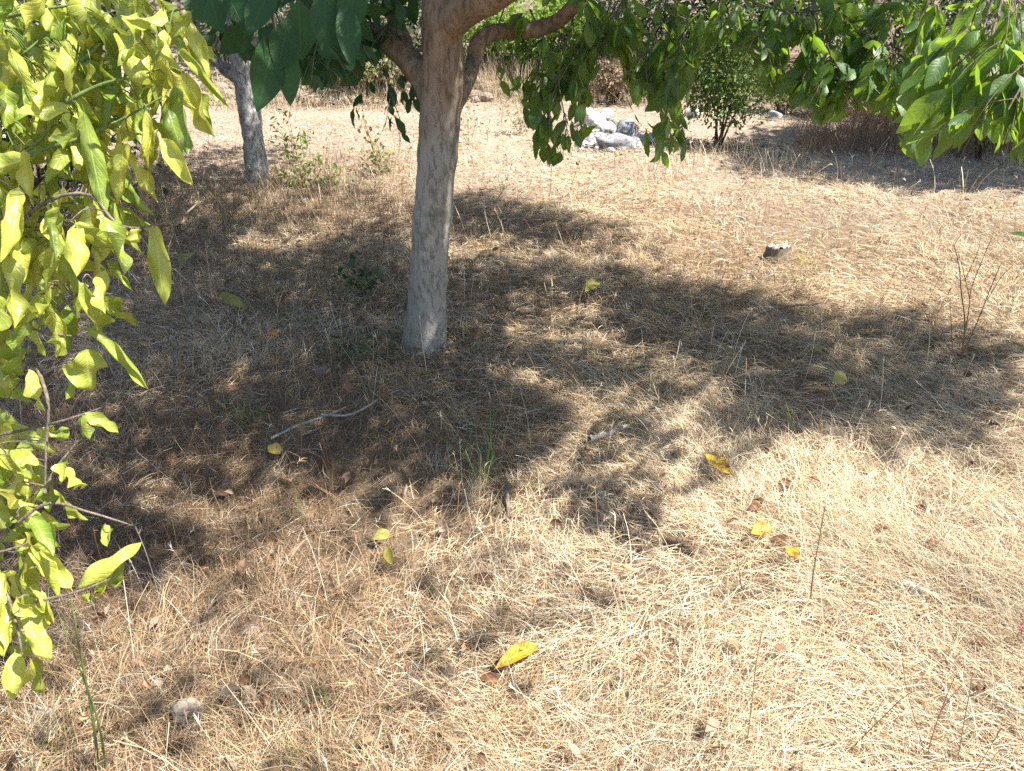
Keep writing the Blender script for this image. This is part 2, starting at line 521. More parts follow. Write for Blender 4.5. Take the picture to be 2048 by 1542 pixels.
poly(shade, [(150, 330), (480, 345), (800, 395), (830, 445), (150, 445)], 0.45)
poly(shade, [(-60, 430), (210, 440), (330, 415), (500, 440), (800, 450), (830, 560), (820, 700), (640, 700), (560, 960), (-60, 960)], 0.83)
poly(shade, [(880, 395), (1000, 398), (1210, 470), (1120, 495), (950, 465), (880, 475)], 0.88)
poly(shade, [(950, 485), (1150, 475), (1330, 490), (1250, 525), (1000, 512)], 0.4)
poly(shade, [(830, 545), (1000, 535), (1250, 548), (1400, 595), (1600, 622), (1650, 640), (1850, 650), (2000, 690), (1990, 800), (1960, 905), (1800, 885),
             (1700, 850), (1500, 835), (1380, 905), (1250, 960), (1050, 965), (900, 975), (560, 965), (560, 700), (830, 690)], 0.87)
poly(shade, [(1150, 780), (1500, 780), (1480, 830), (1380, 905), (1250, 965), (1150, 960)], 0.95)
poly(shade, [(-60, 950), (560, 955), (900, 970), (1000, 1000), (760, 1120), (680, 1250), (720, 1400), (600, 1700), (-60, 1700)], 0.17)
poly(shade, [(1000, 1160), (1130, 1125), (1240, 1110), (1190, 1150), (1100, 1190), (1180, 1230), (1090, 1295), (950, 1295), (820, 1265), (860, 1225), (960, 1215)], 0.5)
for pts, v in (([(510, 462), (650, 462), (660, 515), (520, 520)], 0.1), ([(1080, 600), (1250, 600), (1260, 680), (1000, 700), (980, 640)], 0.3),
               ([(1620, 685), (1770, 685), (1770, 740), (1620, 740)], 0.3), ([(680, 700), (920, 740), (900, 800), (700, 790)], 0.8),
               ([(200, 1150), (440, 1150), (460, 1340), (210, 1340)], 0.1), ([(620, 400), (800, 400), (800, 470), (640, 480)], 0.3),
               ([(230, 440), (330, 440), (330, 520), (240, 520)], 0.7)):
    poly(shade, pts, v)
poly(shade, [(30, 1022), (320, 1022), (345, 1130), (50, 1142)], 0.95)  # extra unseen crown patch, added to keep the near large leaves in shade
poly(shade2, [(1430, 300), (1540, 268), (1680, 260), (1950, 282), (2300, 300), (2300, 375), (1850, 378), (1700, 362), (1480, 334)], 0.94)


def canopy_points(grid, per_m2, hmin, hmax, rng, x0, x1, y0, y1):
    n = int((x1 - x0) * (y1 - y0) * per_m2 * 2.6)
    g = np.stack([rng.uniform(x0, x1, n), rng.uniform(y0, y1, n)], -1)
    px, py, d = topix(np.concatenate([g, gh(g[:, 0], g[:, 1])[:, None]], 1))
    ix = ((px - OX) / CELL).astype(int); iy = ((py - OY) / CELL).astype(int)
    ok = (ix >= 0) & (ix < GW) & (iy >= 0) & (iy < GH_) & (d > 0.3)
    v = np.where(ok, grid[np.clip(iy, 0, GH_ - 1), np.clip(ix, 0, GW - 1)], 0)
    keep = rng.random(n) < -np.log(1 - np.minimum(v, 0.95)) / 2.6
    g = g[keep]
    h = rng.uniform(hmin, hmax, len(g))
    return np.concatenate([g + SH[None] * h[:, None], h[:, None]], 1), g


# ------------------------------------------------------------------ foliage builders
def pinnate(base, direc, Lr, n, ll, rng, droop=0.5, wfac=0.46):
    """one compound leaf: returns leaflet base, direction, normal, length and the stalk polyline"""
    base = np.asarray(base, float); d = norm(np.asarray(direc, float))
    pts = []
    p = base.copy(); cur = d.copy()
    for _ in range(6):
        pts.append(p.copy()); p = p + cur * Lr / 5
        cur = norm(cur + np.array([0, 0, -droop * 0.22]))
    pts = np.array(pts)
    side = norm(np.cross(d, [0, 0, 1]) + 1e-4 * rng.standard_normal(3))
    side = norm(side + 0.5 * rng.standard_normal(3))
    B, D, Nn, LL = [], [], [], []
    k = (n - 1) // 2
    for q in range(k):
        f = 0.35 + 0.6 * q / max(k - 1, 1)
        b = pts[0] + (pts[-1] - pts[0]) * f if False else np.array([np.interp(f * 5, range(6), pts[:, c]) for c in range(3)])
        t = norm(pts[min(int(f * 5) + 1, 5)] - pts[max(int(f * 5) - 1, 0)])
        for sgn in (-1, 1):
            dd = norm(t * 0.55 + side * sgn * 0.8 + np.array([0, 0, -droop * 0.9]) + 0.28 * rng.standard_normal(3))
            B.append(b); D.append(dd); Nn.append(norm(np.array([0, 0, 0.75]) - 0.35 * dd + 0.4 * rng.standard_normal(3) + 0.35 * np.cross(t, side)))
            LL.append(ll * (0.72 + 0.3 * q / max(k - 1, 1)) * rng.uniform(0.85, 1.15))
    t = norm(pts[-1] - pts[-2] + np.array([0, 0, -0.15 * droop]))
    B.append(pts[-1]); D.append(t); Nn.append(norm(np.array([0, 0, 1.0]) + 0.5 * rng.standard_normal(3))); LL.append(ll * rng.uniform(1.0, 1.2))
    return B, D, Nn, LL, pts


def spray_foliage(rach, ll, rng, keep=None, droop=0.7, nleaf=7, nu=6, nv=4, Lr=None, stalk_r=0.0013, wfac=0.46):
    """many compound leaves -> leaf mesh + stalk mesh; keep(points) filters leaflets"""
    B, D, Nn, LL, stalks = [], [], [], [], []
    for b, d in rach:
        k = int(rng.choice([5, 7, 7, nleaf]))
        o = pinnate(b, d, (Lr or ll * 2.0) * rng.uniform(0.8, 1.15), k, ll, rng, droop)
        bb, dd, nn, l = (np.array(q) for q in o[:4])
        if keep is not None:
            m = keep(bb + dd * l[:, None])
            bb, dd, nn, l = bb[m], dd[m], nn[m], l[m]
        if len(bb) == 0: continue
        B.append(bb); D.append(dd); Nn.append(nn); LL.append(l)
        stalks.append(tube(o[4], [stalk_r, stalk_r * 0.6], 5, 4))
    B, D, Nn, LL = (np.concatenate(q) for q in (B, D, Nn, LL))
    N = len(B)
    lv = leaves(B, D, Nn, LL, LL * wfac * rng.uniform(0.85, 1.15, N), rng.normal(0.35, 0.35, N), rng.uniform(-0.1, 0.8, N), rng.normal(0, 0.35, N), rng, nu, nv, 0.12)
    return lv, cat_meshes(stalks)


# ------------------------------------------------------------------ the walnut tree in the middle
def joined_trunk(name, tubes, mat, parent, voxel, smooth_it=4):
    V, F, A = cat_meshes(tubes)
    o = mesh(name, V, F, mat, parent)
    # cap the open tube ends so that the volume is closed before remeshing
    bm = bmesh.new(); bm.from_mesh(o.data)
    ed = [e for e in bm.edges if e.is_boundary]
    bmesh.ops.holes_fill(bm, edges=ed, sides=0)
    bm.to_mesh(o.data); bm.free()
    m = o.modifiers.new('fuse', 'REMESH'); m.mode = 'VOXEL'; m.voxel_size = voxel; m.use_smooth_shade = True
    s = o.modifiers.new('soften', 'SMOOTH'); s.factor = 0.5; s.iterations = smooth_it
    tx = bpy.data.textures.new(name + '_lumps', 'CLOUDS'); tx.noise_scale = 0.16; tx.noise_depth = 3
    dm = o.modifiers.new('lumps', 'DISPLACE'); dm.texture = tx; dm.strength = 0.028; dm.mid_level = 0.5
    return o


def walnut():
    rng = np.random.default_rng(11)
    base = G(850, 692)
    D0 = topix(base)[2]
    root = thing('walnut_tree', 'walnut tree with whitewashed grey trunk and reddish limbs in the middle of the grass', 'tree', base)
    dep = lambda px, py, k=0.0: np.array([(px - 1024) / FPX * (D0 + k), 0, 0])

    def on(px, py, dy=0.0):
        """point in the upright plane through the trunk base, pushed back by dy"""
        r = (px - 1024) / FPX; u = -(py - 771) / FPX
        Dv = np.array([r, CP + u * SP, u * CP - SP])
        t = (base[1] + dy) / Dv[1]
        return np.array([0, 0, CAM_H]) + Dv * t

    px2m = lambda w, py: w / FPX * ((base[1]) * CP + (CAM_H - on(870, py)[2]) * SP) / 2
    b0 = base + np.array([0, 0, -0.08])
    tr = [b0, on(849, 690), on(854, 600), on(862, 480), on(870, 360), on(878, 260), on(884, 170), on(884, 90), on(880, 20), on(872, -90)]
    tw = [px2m(w, y) for w, y in ((128, 690), (90, 690), (76, 600), (75, 480), (77, 360), (80, 260), (86, 170), (80, 90), (76, 20), (62, -90))]
    tubes = [tube(tr, tw, 44, 28)]
    # limb climbing right towards the viewer
    tubes.append(tube([on(884, 85), on(908, 36, -0.05), on(965, -2, -0.14), on(1045, -42, -0.3), on(1180, -115, -0.6), on(1400, -260, -1.0)],
                      [px2m(w, 50) for w in (62, 70, 66, 58, 46, 26)], 36, 20))
    # right limb that bends and runs out level behind
    tubes.append(tube([on(882, 240), on(922, 178, 0.08), on(946, 128, 0.16), on(956, 88, 0.2), on(990, 64, 0.22), on(1050, 62, 0.22), on(1110, 45, 0.2), on(1165, -5, 0.15), on(1250, -110, 0.1)],
                      [px2m(w, 60) for w in (54, 47, 39, 39, 39, 37, 34, 28, 22)], 44, 18))
    # left limb
    tubes.append(tube([on(880, 250), on(850, 165, 0.05), on(815, 118, 0.1), on(770, 82, 0.12), on(700, 62, 0.15), on(600, 70, 0.25), on(480, 90, 0.45), on(330, 60, 0.7), on(200, -20, 0.9)],
                      [px2m(w, 60) for w in (66, 62, 54, 50, 44, 38, 32, 26, 18)], 48, 18))
    tubes.append(tube([on(815, 118, 0.1), on(790, 40, 0.2), on(770, -80, 0.3), on(740, -240, 0.35)], [px2m(w, 60) for w in (44, 36, 28, 18)], 18, 14))
    # high boughs above the frame that carry the crown
    for q, (dx, dy, hh) in enumerate(((0.9, -0.9, 3.0), (-0.9, 0.5, 3.1), (0.2, 0.9, 3.4), (-0.7, -0.8, 2.9), (1.9, -0.3, 2.7))):
        s = on(872, -80)
        e = np.array([base[0] + dx, base[1] + dy, hh])
        m = s * 0.5 + e * 0.5 + np.array([0, 0, 0.15])
        tubes.append(tube([s - [0, 0, 0.12], m, e], [0.045, 0.032, 0.012], 12, 10))
    joined_trunk('trunk', tubes, M['bark'], root, 0.011)

    # branches that hang into the picture
    def below(xs, ys):
        return lambda t: (lambda a: a[1] < np.interp(a[0], xs, ys))(topix(t))
    lim = below([900, 950, 985, 1040, 1075, 1110, 1150, 1165, 1176, 1190, 1250, 1266, 1285, 1330, 1385, 1396, 1420, 1500, 1545, 1575, 1640, 1700, 1745, 1790, 1835, 1870, 1905, 1935, 1965, 2010, 2048],
                [70, 90, 165, 210, 335, 335, 315, 300, 190, 120, 120, 170, 320, 340, 325, 110, 90, 120, 205, 210, 265, 200, 235, 255, 330, 255, 330, 220, 280, 300, 345])

    LIT = []

    def hang(polylines, nper, ll, mat, droop=0.8, nu=7, nv=4, spread=1.0, r=0.004, keep=lim, lab=None, fruit=None):
        tb, rach = [], []
        for pl in polylines:
            w = np.array([P(*q) for q in pl])
            tb.append(tube(w, [r, r * 0.4], 14, 6))
            c = spline(w, 40)
            T = norm(np.gradient(c, axis=0))
            for _ in range(nper):
                i = int(40 * rng.uniform(0.12, 1.0) ** 0.8) - 1
                a = rng.standard_normal(3); a[2] *= 0.4
                rach.append((c[i], norm(T[i] * 0.5 + a * 0.65 * spread + [0, 0, -0.25])))
        lv, st = spray_foliage(rach, ll, rng, keep, droop, 7, nu, nv)
        if polylines[0][0][0] >= 1400: LIT.append(lv[0][:, :2] - SH * lv[0][:, 2:])
        V, F, A = cat_meshes(tb + [st])
        b = mesh('hanging_branch', V, F, M['twig'], root)
        if lab: b['label'] = lab
        sub('foliage', lv[0], lv[1], M[mat], b, root, lv[2])
        if fruit is not None:
            for f in fruit:
                bm = bmesh.new(); bmesh.ops.create_uvsphere(bm, u_segments=14, v_segments=10, radius=0.019)
                for v in bm.verts: v.co.z *= 1.15
                me = bpy.data.meshes.new('walnut_fruit'); bm.to_mesh(me); bm.free()
                for pl_ in me.polygons: pl_.use_smooth = True
                me.materials.append(M['bright'])
                o = bpy.data.objects.new('walnut_fruit', me); COL.objects.link(o); o.parent = b
                o.location = tuple(P(*f) - np.array(root.location))
        return b

    hang([[(1165, -40, 3.05), (1140, 60, 3.0), (1118, 150, 2.95), (1128, 225, 2.9), (1140, 285, 2.9)],
          [(1260, -40, 3.1), (1205, 55, 3.05), (1155, 105, 3.0), (1110, 180, 3.0), (1090, 240, 3.0)],
          [(1100, 40, 3.2), (1150, 120, 3.1), (1165, 200, 3.0), (1160, 260, 2.95)],
          [(1230, -20, 3.1), (1215, 40, 3.05), (1250, 90, 3.0)],
          [(1120, -60, 3.0), (1175, 0, 2.95), (1195, 70, 2.95)], [(1290, -50, 2.95), (1240, 10, 2.9), (1225, 90, 2.9)], [(1060, 20, 3.3), (1085, 80, 3.25), (1075, 150, 3.2)]], 11, 0.112, 'walnut', 1.0)
    hang([[(1330, -40, 2.9), (1308, 60, 2.85), (1292, 150, 2.8), (1330, 230, 2.8), (1345, 285, 2.8)],
          [(1250, 0, 2.9), (1262, 70, 2.85), (1275, 130, 2.8)],
          [(1400, -40, 2.8), (1372, 60, 2.75), (1345, 140, 2.7), (1350, 230, 2.7)],
          [(1300, -40, 2.9), (1340, 20, 2.8), (1400, 50, 2.75)]], 10, 0.105, 'walnut', 1.0)
    hang([[(1010, 10, 3.4), (990, 80, 3.35), (1005, 140, 3.3)], [(1060, 90, 3.3), (1040, 140, 3.3), (1055, 190, 3.25)]], 5, 0.10, 'walnut', 1.0)
    hang([[(1420, -30, 2.7), (1560, 20, 2.6), (1650, 20, 2.6), (1720, 4, 2.6), (1830, 14, 2.55)],
          [(1620, -20, 2.6), (1640, 80, 2.55), (1665, 170, 2.5)],
          [(1560, 20, 2.6), (1520, 70, 2.6), (1565, 140, 2.6)],
          [(1440, -90, 2.75), (1500, -30, 2.7), (1580, -20, 2.65), (1680, -30, 2.6)], [(1480, -20, 2.8), (1450, 20, 2.75), (1470, 60, 2.7)]], 17, 0.090, 'walnut', 0.85, fruit=[(1658, 38, 2.55)])
    hang([[(1750, -20, 2.5), (1738, 80, 2.5), (1715, 150, 2.5)],
          [(1860, -10, 2.4), (1828, 90, 2.4), (1850, 160, 2.4), (1838, 240, 2.4)],
          [(1720, 60, 2.5), (1800, 110, 2.45), (1870, 160, 2.4), (1930, 180, 2.4)],
          [(1640, 120, 2.6), (1660, 160, 2.6), (1700, 180, 2.6)],
          [(1700, -60, 2.6), (1780, -30, 2.5), (1860, -20, 2.45)], [(1790, -40, 2.5), (1780, 40, 2.45), (1790, 120, 2.4)]], 14, 0.090, 'walnut', 0.85)
    hang([[(1930, -20, 2.2), (1918, 110, 2.15), (1905, 190, 2.1), (1890, 250, 2.1)],
          [(1990, -20, 2.0), (1960, 80, 2.0), (1940, 160, 2.0)],
          [(1900, -60, 2.2), (1960, -20, 2.1), (2040, 0, 2.0)]], 11, 0.095, 'walnut', 0.9)
    hang([[(2015, -40, 1.75), (1990, 50, 1.7), (1978, 110, 1.7), (2000, 190, 1.7)],
          [(2080, -20, 1.7), (2050, 110, 1.65), (2040, 210, 1.6)],
          [(2100, 60, 1.6), (2060, 140, 1.6), (2010, 230, 1.6)], [(1960, -60, 1.75), (2010, -20, 1.7), (2060, 20, 1.65)]], 10, 0.112, 'walnut', 1.0)
    # a small dark spray that hangs beside the trunk
    dk = below([690, 720, 830, 850, 851], [260, 255, 295, 255, -50])
    hang([[(735, 90, 3.05), (770, 150, 3.0), (790, 210, 2.95), (808, 262, 2.9)]], 7, 0.085, 'shadeleaf', 0.9, keep=dk, r=0.003)
    # shaded foliage under the left limb
    dk2 = below([330, 400, 480, 560, 640, 720, 800, 830, 850], [60, 110, 130, 150, 190, 150, 95, 60, 20])
    hang([[(430, -30, 2.6), (450, 40, 2.6), (430, 100, 2.6)], [(620, -30, 2.5), (640, 60, 2.5), (620, 130, 2.5)],
          [(700, -20, 2.7), (690, 60, 2.7), (720, 110, 2.7)], [(780, -30, 2.9), (790, 30, 2.9), (760, 70, 2.9)],
          [(520, -30, 2.9), (560, 50, 2.9), (540, 110, 2.9)], [(400, -60, 2.8), (560, -30, 2.7), (700, -30, 2.8), (840, -60, 2.9)], [(560, 60, 3.0), (640, 40, 3.0), (760, 50, 3.0)]], 20, 0.112, 'shadeleaf', 0.9, keep=dk2)
    # large leaves nearest the camera, shade put into their colour
    near = [((598, -8), (606, 112), 66), ((648, -30), (655, 94), 64), ((688, -6), (706, 120), 54), ((548, -30), (498, 58), 62), ((512, 42), (444, 104), 52),
            ((548, 58), (526, 208), 78), ((560, 66), (584, 200), 62), ((452, -20), (484, 44), 46), ((380, -20), (402, 36), 50), ((420, -10), (440, 60), 50),
            ((720, -40), (690, 66), 60), ((580, 30), (560, 130), 60), ((500, -40), (470, 40), 60)]
    B, D, Nn, LL, WW = [], [], [], [], []
    for (b, t, w) in near:
        d = rng.uniform(1.42, 1.58)
        p0 = P(*b, d); p1 = P(*t, d - rng.uniform(-0.01, 0.05))
        B.append(p0); D.append(p1 - p0); LL.append(np.linalg.norm(p1 - p0) * 1.06); WW.append(w / FPX * d)
        v = norm(np.array([0, 0, CAM_H]) - p0)
        Nn.append(norm(v + np.array([0.1, 0, 0.35]) + 0.25 * rng.standard_normal(3)))
    N = len(B)
    lv = leaves(np.array(B), np.array(D), np.array(Nn), np.array(LL), np.array(WW) * 1.05, rng.normal(0.25, 0.12, N), rng.uniform(0.1, 0.5, N), rng.normal(0, 0.15, N), rng, 14, 8, 0.06, 0.06)
    tb = [tube([P(430, -60, 1.55), P(520, -35, 1.52), P(600, -30, 1.5), P(700, -45, 1.5)], [0.005, 0.003], 14, 6),
          tube([P(520, -35, 1.52), P(545, 20, 1.5), P(552, 62, 1.5)], [0.0025, 0.0015], 8, 5), tube([P(480, -45, 1.54), P(500, 10, 1.5), P(512, 42, 1.5)], [0.0025, 0.0015], 8, 5)]
    V, F, A = cat_meshes(tb)
    b = mesh('hanging_branch', V, F, M['twig'], root)
    b['label'] = 'near branch of large shaded green leaves'
    sub('foliage', lv[0], lv[1], M['shadeleaf'], b, root, lv[2])


    # crown above the frame: its leaves throw the dappled shade
    pts, g = canopy_points(shade, 265, 1.95, 4.6, rng, -5, 4.2, 0.4, 7.4)
    # the sunlit hanging sprays, and the streaks of sun on the trunk, keep an open path to the sun
    cellw = 0.05
    marks = np.concatenate(LIT + [(spline([on(*a), on(*b)], 24)[:, :2] - SH * spline([on(*a), on(*b)], 24)[:, 2:]) for a, b in
                                  (((906, 205), (868, 335)), ((900, 270), (885, 300)), ((893, 560), (889, 600)), ((880, 632), (889, 655)), ((896, 400), (872, 470)), ((925, 190), (948, 130)))])
    cells = set()
    for cx, cy in np.unique(np.floor(marks / cellw).astype(int), axis=0):
        for ex in (-1, 0, 1):
            for ey in (-1, 0, 1): cells.add((cx + ex) * 100003 + cy + ey)
    cells = np.array(sorted(cells))

    def open_path(t):
        c = np.floor((t[:, :2] - SH * t[:, 2:]) / cellw).astype(int)
        hit = np.isin(c[:, 0] * 100003 + c[:, 1], cells)
        return (t[:, 2] > 1.70) & ~(hit & (rng.random(len(t)) < 0.93))
    keep = np.ones(len(g), bool)
    keep &= ~((np.abs(pts[:, 0]) < 0.35) & (np.abs(pts[:, 1]) < 0.5) & (pts[:, 2] < 2.3))
    pts = pts[keep]
    rach = []
    for p in pts:
        a = rng.uniform(0, 6.28)
        rach.append((p + [0, 0, 0.06], (math.cos(a), math.sin(a), 0.1)))
    lv, st = spray_foliage(rach, 0.105, rng, open_path, 0.4, 7, 3, 2, 0.2)
    mesh('crown', lv[0], lv[1], M['crown'], root, lv[2])
    # a bough network through the crown
    bt = []
    for p in pts[rng.permutation(len(pts))[:150]]:
        s = np.array([base[0] + (p[0] - base[0]) * 0.35, base[1] + (p[1] - base[1]) * 0.35, 2.0 + 0.35 * (p[2] - 1.6)])
        bt.append(tube([s, s * 0.45 + p * 0.55 + [0, 0, 0.12], p + [0, 0, 0.03]], [0.012, 0.008, 0.003], 8, 5))
    V, F, A = cat_meshes([t for t in bt])
    mesh('boughs', V, F, M['twig'], root)

walnut()


# ------------------------------------------------------------------ the second, paler tree behind
def second_tree():
    rng = np.random.default_rng(12)
    base = G(518, 368)
    root = thing('fruit_tree', 'leaning pale grey tree with a stubby side branch behind the lemon leaves', 'tree', base)

    def on(px, py, dy=0.0):
        r = (px - 1024) / FPX; u = -(py - 771) / FPX
        Dv = np.array([r, CP + u * SP, u * CP - SP])
        return np.array([0, 0, CAM_H]) + Dv * (base[1] + dy) / Dv[1]
    m = lambda w: w / FPX * 6.2 / 2
    tubes = [tube([base - [0, 0, .08], on(516, 362), on(510, 310), on(503, 250), on(493, 190), on(482, 130), on(474, 80), on(470, 0), on(478, -120)],
                  [m(w) for w in (54, 46, 42, 40, 38, 36, 34, 30, 24)], 40, 20, 0.05, rng),
             tube([on(490, 160), on(460, 145), on(438, 128), on(420, 112), on(395, 60), on(360, -40)], [m(w) for w in (26, 24, 19, 16, 13, 9)], 18, 12, 0.07, rng),
             tube([on(474, 90), on(520, 20, -0.2), on(590, -60, -0.4)], [m(w) for w in (22, 18, 12)], 12, 12)]
    joined_trunk('trunk', tubes, M['bark2'], root, 0.012, 2)
    c0 = on(470, -160)
    rach = []
    for _ in range(420):
        v = norm(rng.standard_normal(3)) * rng.uniform(0.3, 1) ** 0.5
        p = c0 + v * [1.25, 1.2, 0.75] + [0, 0, 0.35]
        if p[2] > 1.2: rach.append((p, rng.standard_normal(3) + [0, 0, -0.2]))
    lim = lambda t: (lambda a: (a[1] < np.interp(a[0], [200, 380, 440, 560, 700], [150, 100, 95, 120, 60])))(topix(t))
    lv, st = spray_foliage(rach, 0.11, rng, lim, 0.6, 7, 4, 2, 0.2)
    mesh('crown', lv[0], lv[1], M['shadeleaf'], root, lv[2])
    bt = [tube([on(478, -110), on(478, -110) * 0.4 + r_[0] * 0.6 + [0, 0, .1], r_[0]], [0.02, 0.012, 0.004], 8, 5) for r_ in rach[::9]]
    V, F, A = cat_meshes(bt)
    mesh('boughs', V, F, M['twig'], root)


second_tree()


# ------------------------------------------------------------------ the lemon tree in the left foreground
def lemon():
    rng = np.random.default_rng(21)
    base = np.array([-1.42, 1.35, 0.0]); base[2] = gh(base[0], base[1])
    root = thing('lemon_tree', 'lemon tree with curled drooping yellow-green leaves filling the left edge', 'tree', base)
    top = np.array([-1.28, 1.33, 1.75])
    trunk = [tube([base - [0, 0, .05], base + [0.02, 0, 0.3], (base + top) / 2 + [0.03, 0, 0], top], [0.035, 0.03, 0.026, 0.018], 20, 12, 0.04, rng)]
    V, F, A = cat_meshes(trunk)
    mesh('trunk', V, F, M['twig'], root)

    # (branch polyline in pixels, depth), (leaves placed one by one: base, tip, width)
    twigs_hi = [[(-160, 60, 1.3), (-20, 40, 1.25), (80, 20, 1.2), (165, 0, 1.2), (190, -60, 1.2)], [(-150, 380, 1.3), (-20, 340, 1.25), (75, 285, 1.22), (120, 210, 1.2), (150, 130, 1.2), (165, 20, 1.2)],
                [(120, 210, 1.2), (200, 170, 1.2), (280, 150, 1.2), (340, 130, 1.2)], [(80, 300, 1.22), (180, 270, 1.22), (260, 230, 1.2), (330, 190, 1.2)],
                [(150, 130, 1.2), (230, 70, 1.2), (320, 30, 1.2), (380, 15, 1.18)], [(-20, 120, 1.2), (40, 110, 1.2), (90, 70, 1.2)]]
    twigs_mid = [[(-160, 640, 1.3), (0, 480, 1.25), (100, 400, 1.2), (180, 390, 1.2), (225, 440, 1.2), (262, 456, 1.2), (310, 450, 1.2), (360, 435, 1.22), (400, 402, 1.25)],
                 [(-120, 690, 1.3), (30, 655, 1.25), (90, 665, 1.2), (165, 675, 1.2)], [(55, 660, 1.25), (75, 600, 1.22), (100, 540, 1.2), (135, 490, 1.2)], [(115, 622, 1.2), (150, 592, 1.2), (200, 562, 1.2)],
                 [(-60, 880, 1.3), (20, 866, 1.25), (120, 843, 1.2), (205, 815, 1.2)]]
    twigs_lo = [[(60, 700, 1.25), (95, 800, 1.22), (92, 900, 1.2), (90, 985, 1.2)], [(-120, 1110, 1.3), (0, 1070, 1.22), (92, 1008, 1.2), (180, 1025, 1.2), (268, 1052, 1.22)],
                [(90, 985, 1.2), (110, 940, 1.2), (165, 870, 1.2)], [(-100, 1240, 1.3), (30, 1212, 1.22), (150, 1185, 1.2), (215, 1160, 1.2), (275, 1138, 1.2)],
                [(-60, 1110, 1.25), (0, 1104, 1.2), (60, 1085, 1.2)], [(-60, 1120, 1.28), (0, 1160, 1.22), (30, 1240, 1.2), (45, 1310, 1.2)]]
    hi = [((215, 92), (247, 215), 42), ((352, 92), (447, 194), 42), ((372, 28), (412, 142), 30), ((326, 52), (346, 152), 36), ((345, 160), (404, 300), 46), ((318, 268), (392, 386), 58),
          ((332, 212), (364, 300), 38), ((165, 208), (206, 420), 44), ((290, 212), (298, 328), 26), ((62, 315), (-25, 345), 60), ((125, 88), (132, 142), 46), ((145, 210), (35, 236), 40),
          ((112, 90), (100, 190), 46), ((250, 90), (280, 190), 46), ((268, 190), (232, 300), 44), ((330, 10), (300, 70), 40), ((60, 40), (75, 150), 52), ((20, 60), (28, 180), 56),
          ((70, 150), (30, 236), 48), ((245, 300), (238, 408), 54), ((92, 282), (142, 276), 30), ((180, 60), (170, 170), 50), ((300, 100), (306, 210), 44), ((10, 170), (14, 250), 50),
          ((215, 20), (225, 105), 44), ((140, 10), (120, 90), 46), ((275, 20), (285, 110), 48), ((40, -30), (10, 60), 50), ((95, -30), (90, 60), 50), ((355, 62), (372, 130), 26),
          ((130, 220), (160, 300), 46), ((200, 240), (190, 330), 44), ((110, 150), (78, 222), 44), ((385, 20), (350, 60), 30)]
    mid = [((205, 424), (243, 545), 50), ((310, 438), (324, 598), 42), ((92, 393), (150, 545), 44), ((38, 362), (34, 545), 48), ((140, 554), (165, 628), 42), ((212, 533), (196, 632), 42),
           ((160, 650), (312, 746), 42), ((172, 690), (182, 792), 66), ((85, 588), (100, 662), 36), ((42, 690), (40, 750), 62), ((55, 732), (86, 816), 34), ((0, 716), (6, 808), 50),
           ((150, 735), (134, 795), 34), ((120, 410), (112, 470), 40), ((20, 500), (18, 650), 56), ((70, 470), (52, 560), 46), ((100, 440), (112, 520), 40), ((-10, 580), (12, 690), 50),
           ((185, 400), (170, 480), 42), ((262, 456), (282, 482), 34), ((10, 430), (-14, 540), 50), ((110, 500), (128, 580), 36), ((150, 440), (172, 520), 40), ((118, 672), (124, 716), 44),
           ((165, 822), (232, 872), 32), ((165, 826), (150, 876), 34), ((20, 830), (-20, 850), 34), ((120, 852), (130, 884), 34), ((60, 640), (30, 700), 50)]
    lo = [((60, 955), (-10, 986), 50), ((98, 965), (108, 1000), 40), ((130, 930), (172, 985), 34), ((128, 915), (140, 968), 36), ((66, 900), (30, 930), 36), ((88, 1020), (60, 1064), 44),
          ((60, 1030), (102, 1088), 46), ((60, 1082), (96, 1182), 36), ((146, 1182), (95, 1106), 46), ((150, 1180), (234, 1098), 38), ((192, 1128), (228, 1214), 36), ((240, 1122), (240, 1178), 42),
          ((46, 1176), (80, 1262), 42), ((20, 1140), (60, 1262), 46), ((58, 1240), (80, 1310), 34), ((30, 1298), (26, 1394), 42), ((60, 1306), (62, 1424), 24), ((72, 1306), (86, 1392), 34),
          ((82, 1176), (102, 1262), 30), ((165, 1184), (160, 1215), 36), ((0, 1140), (8, 1230), 50), ((210, 1046), (216, 1090), 26), ((10, 1040), (40, 1090), 44), ((40, 880), (60, 940), 34),
          ((-20, 990), (10, 1050), 46), ((5, 1200), (-10, 1290), 46), ((110, 850), (60, 880), 30)]
    for nm_, tw, lst, extra, reg in (('hi', twigs_hi, hi, 185, [(-60, -60), (330, -60), (390, 60), (340, 200), (240, 300), (-60, 330)]),
                                     ('mid', twigs_mid, mid, 100, [(-60, 330), (200, 330), (235, 430), (200, 560), (120, 640), (-60, 740)]), ('lo', twigs_lo, lo, 48, [(-60, 760), (80, 860), (110, 1000), (50, 1110), (40, 1290), (-60, 1300)])):
        tb = []
        for pl in tw:
            w = [P(*q) for q in pl]
            tb.append(tube(w, [0.0036, 0.0023, 0.0013], 22, 7, 0.05, rng))
        for pl in tw[:2]:                                                # tie each bough back to the trunk
            s = P(*pl[0])
            z = min(max(s[2], 0.2), 1.7); f = z / 1.75
            tb.append(tube([base * (1 - f) + top * f, (base * (1 - f) + top * f + s) / 2 + [0, 0, 0.03], s], [0.009, 0.006, 0.0042], 10, 7))
        B, D, Nn, LL, WW, cu, ro, twi = [], [], [], [], [], [], [], []

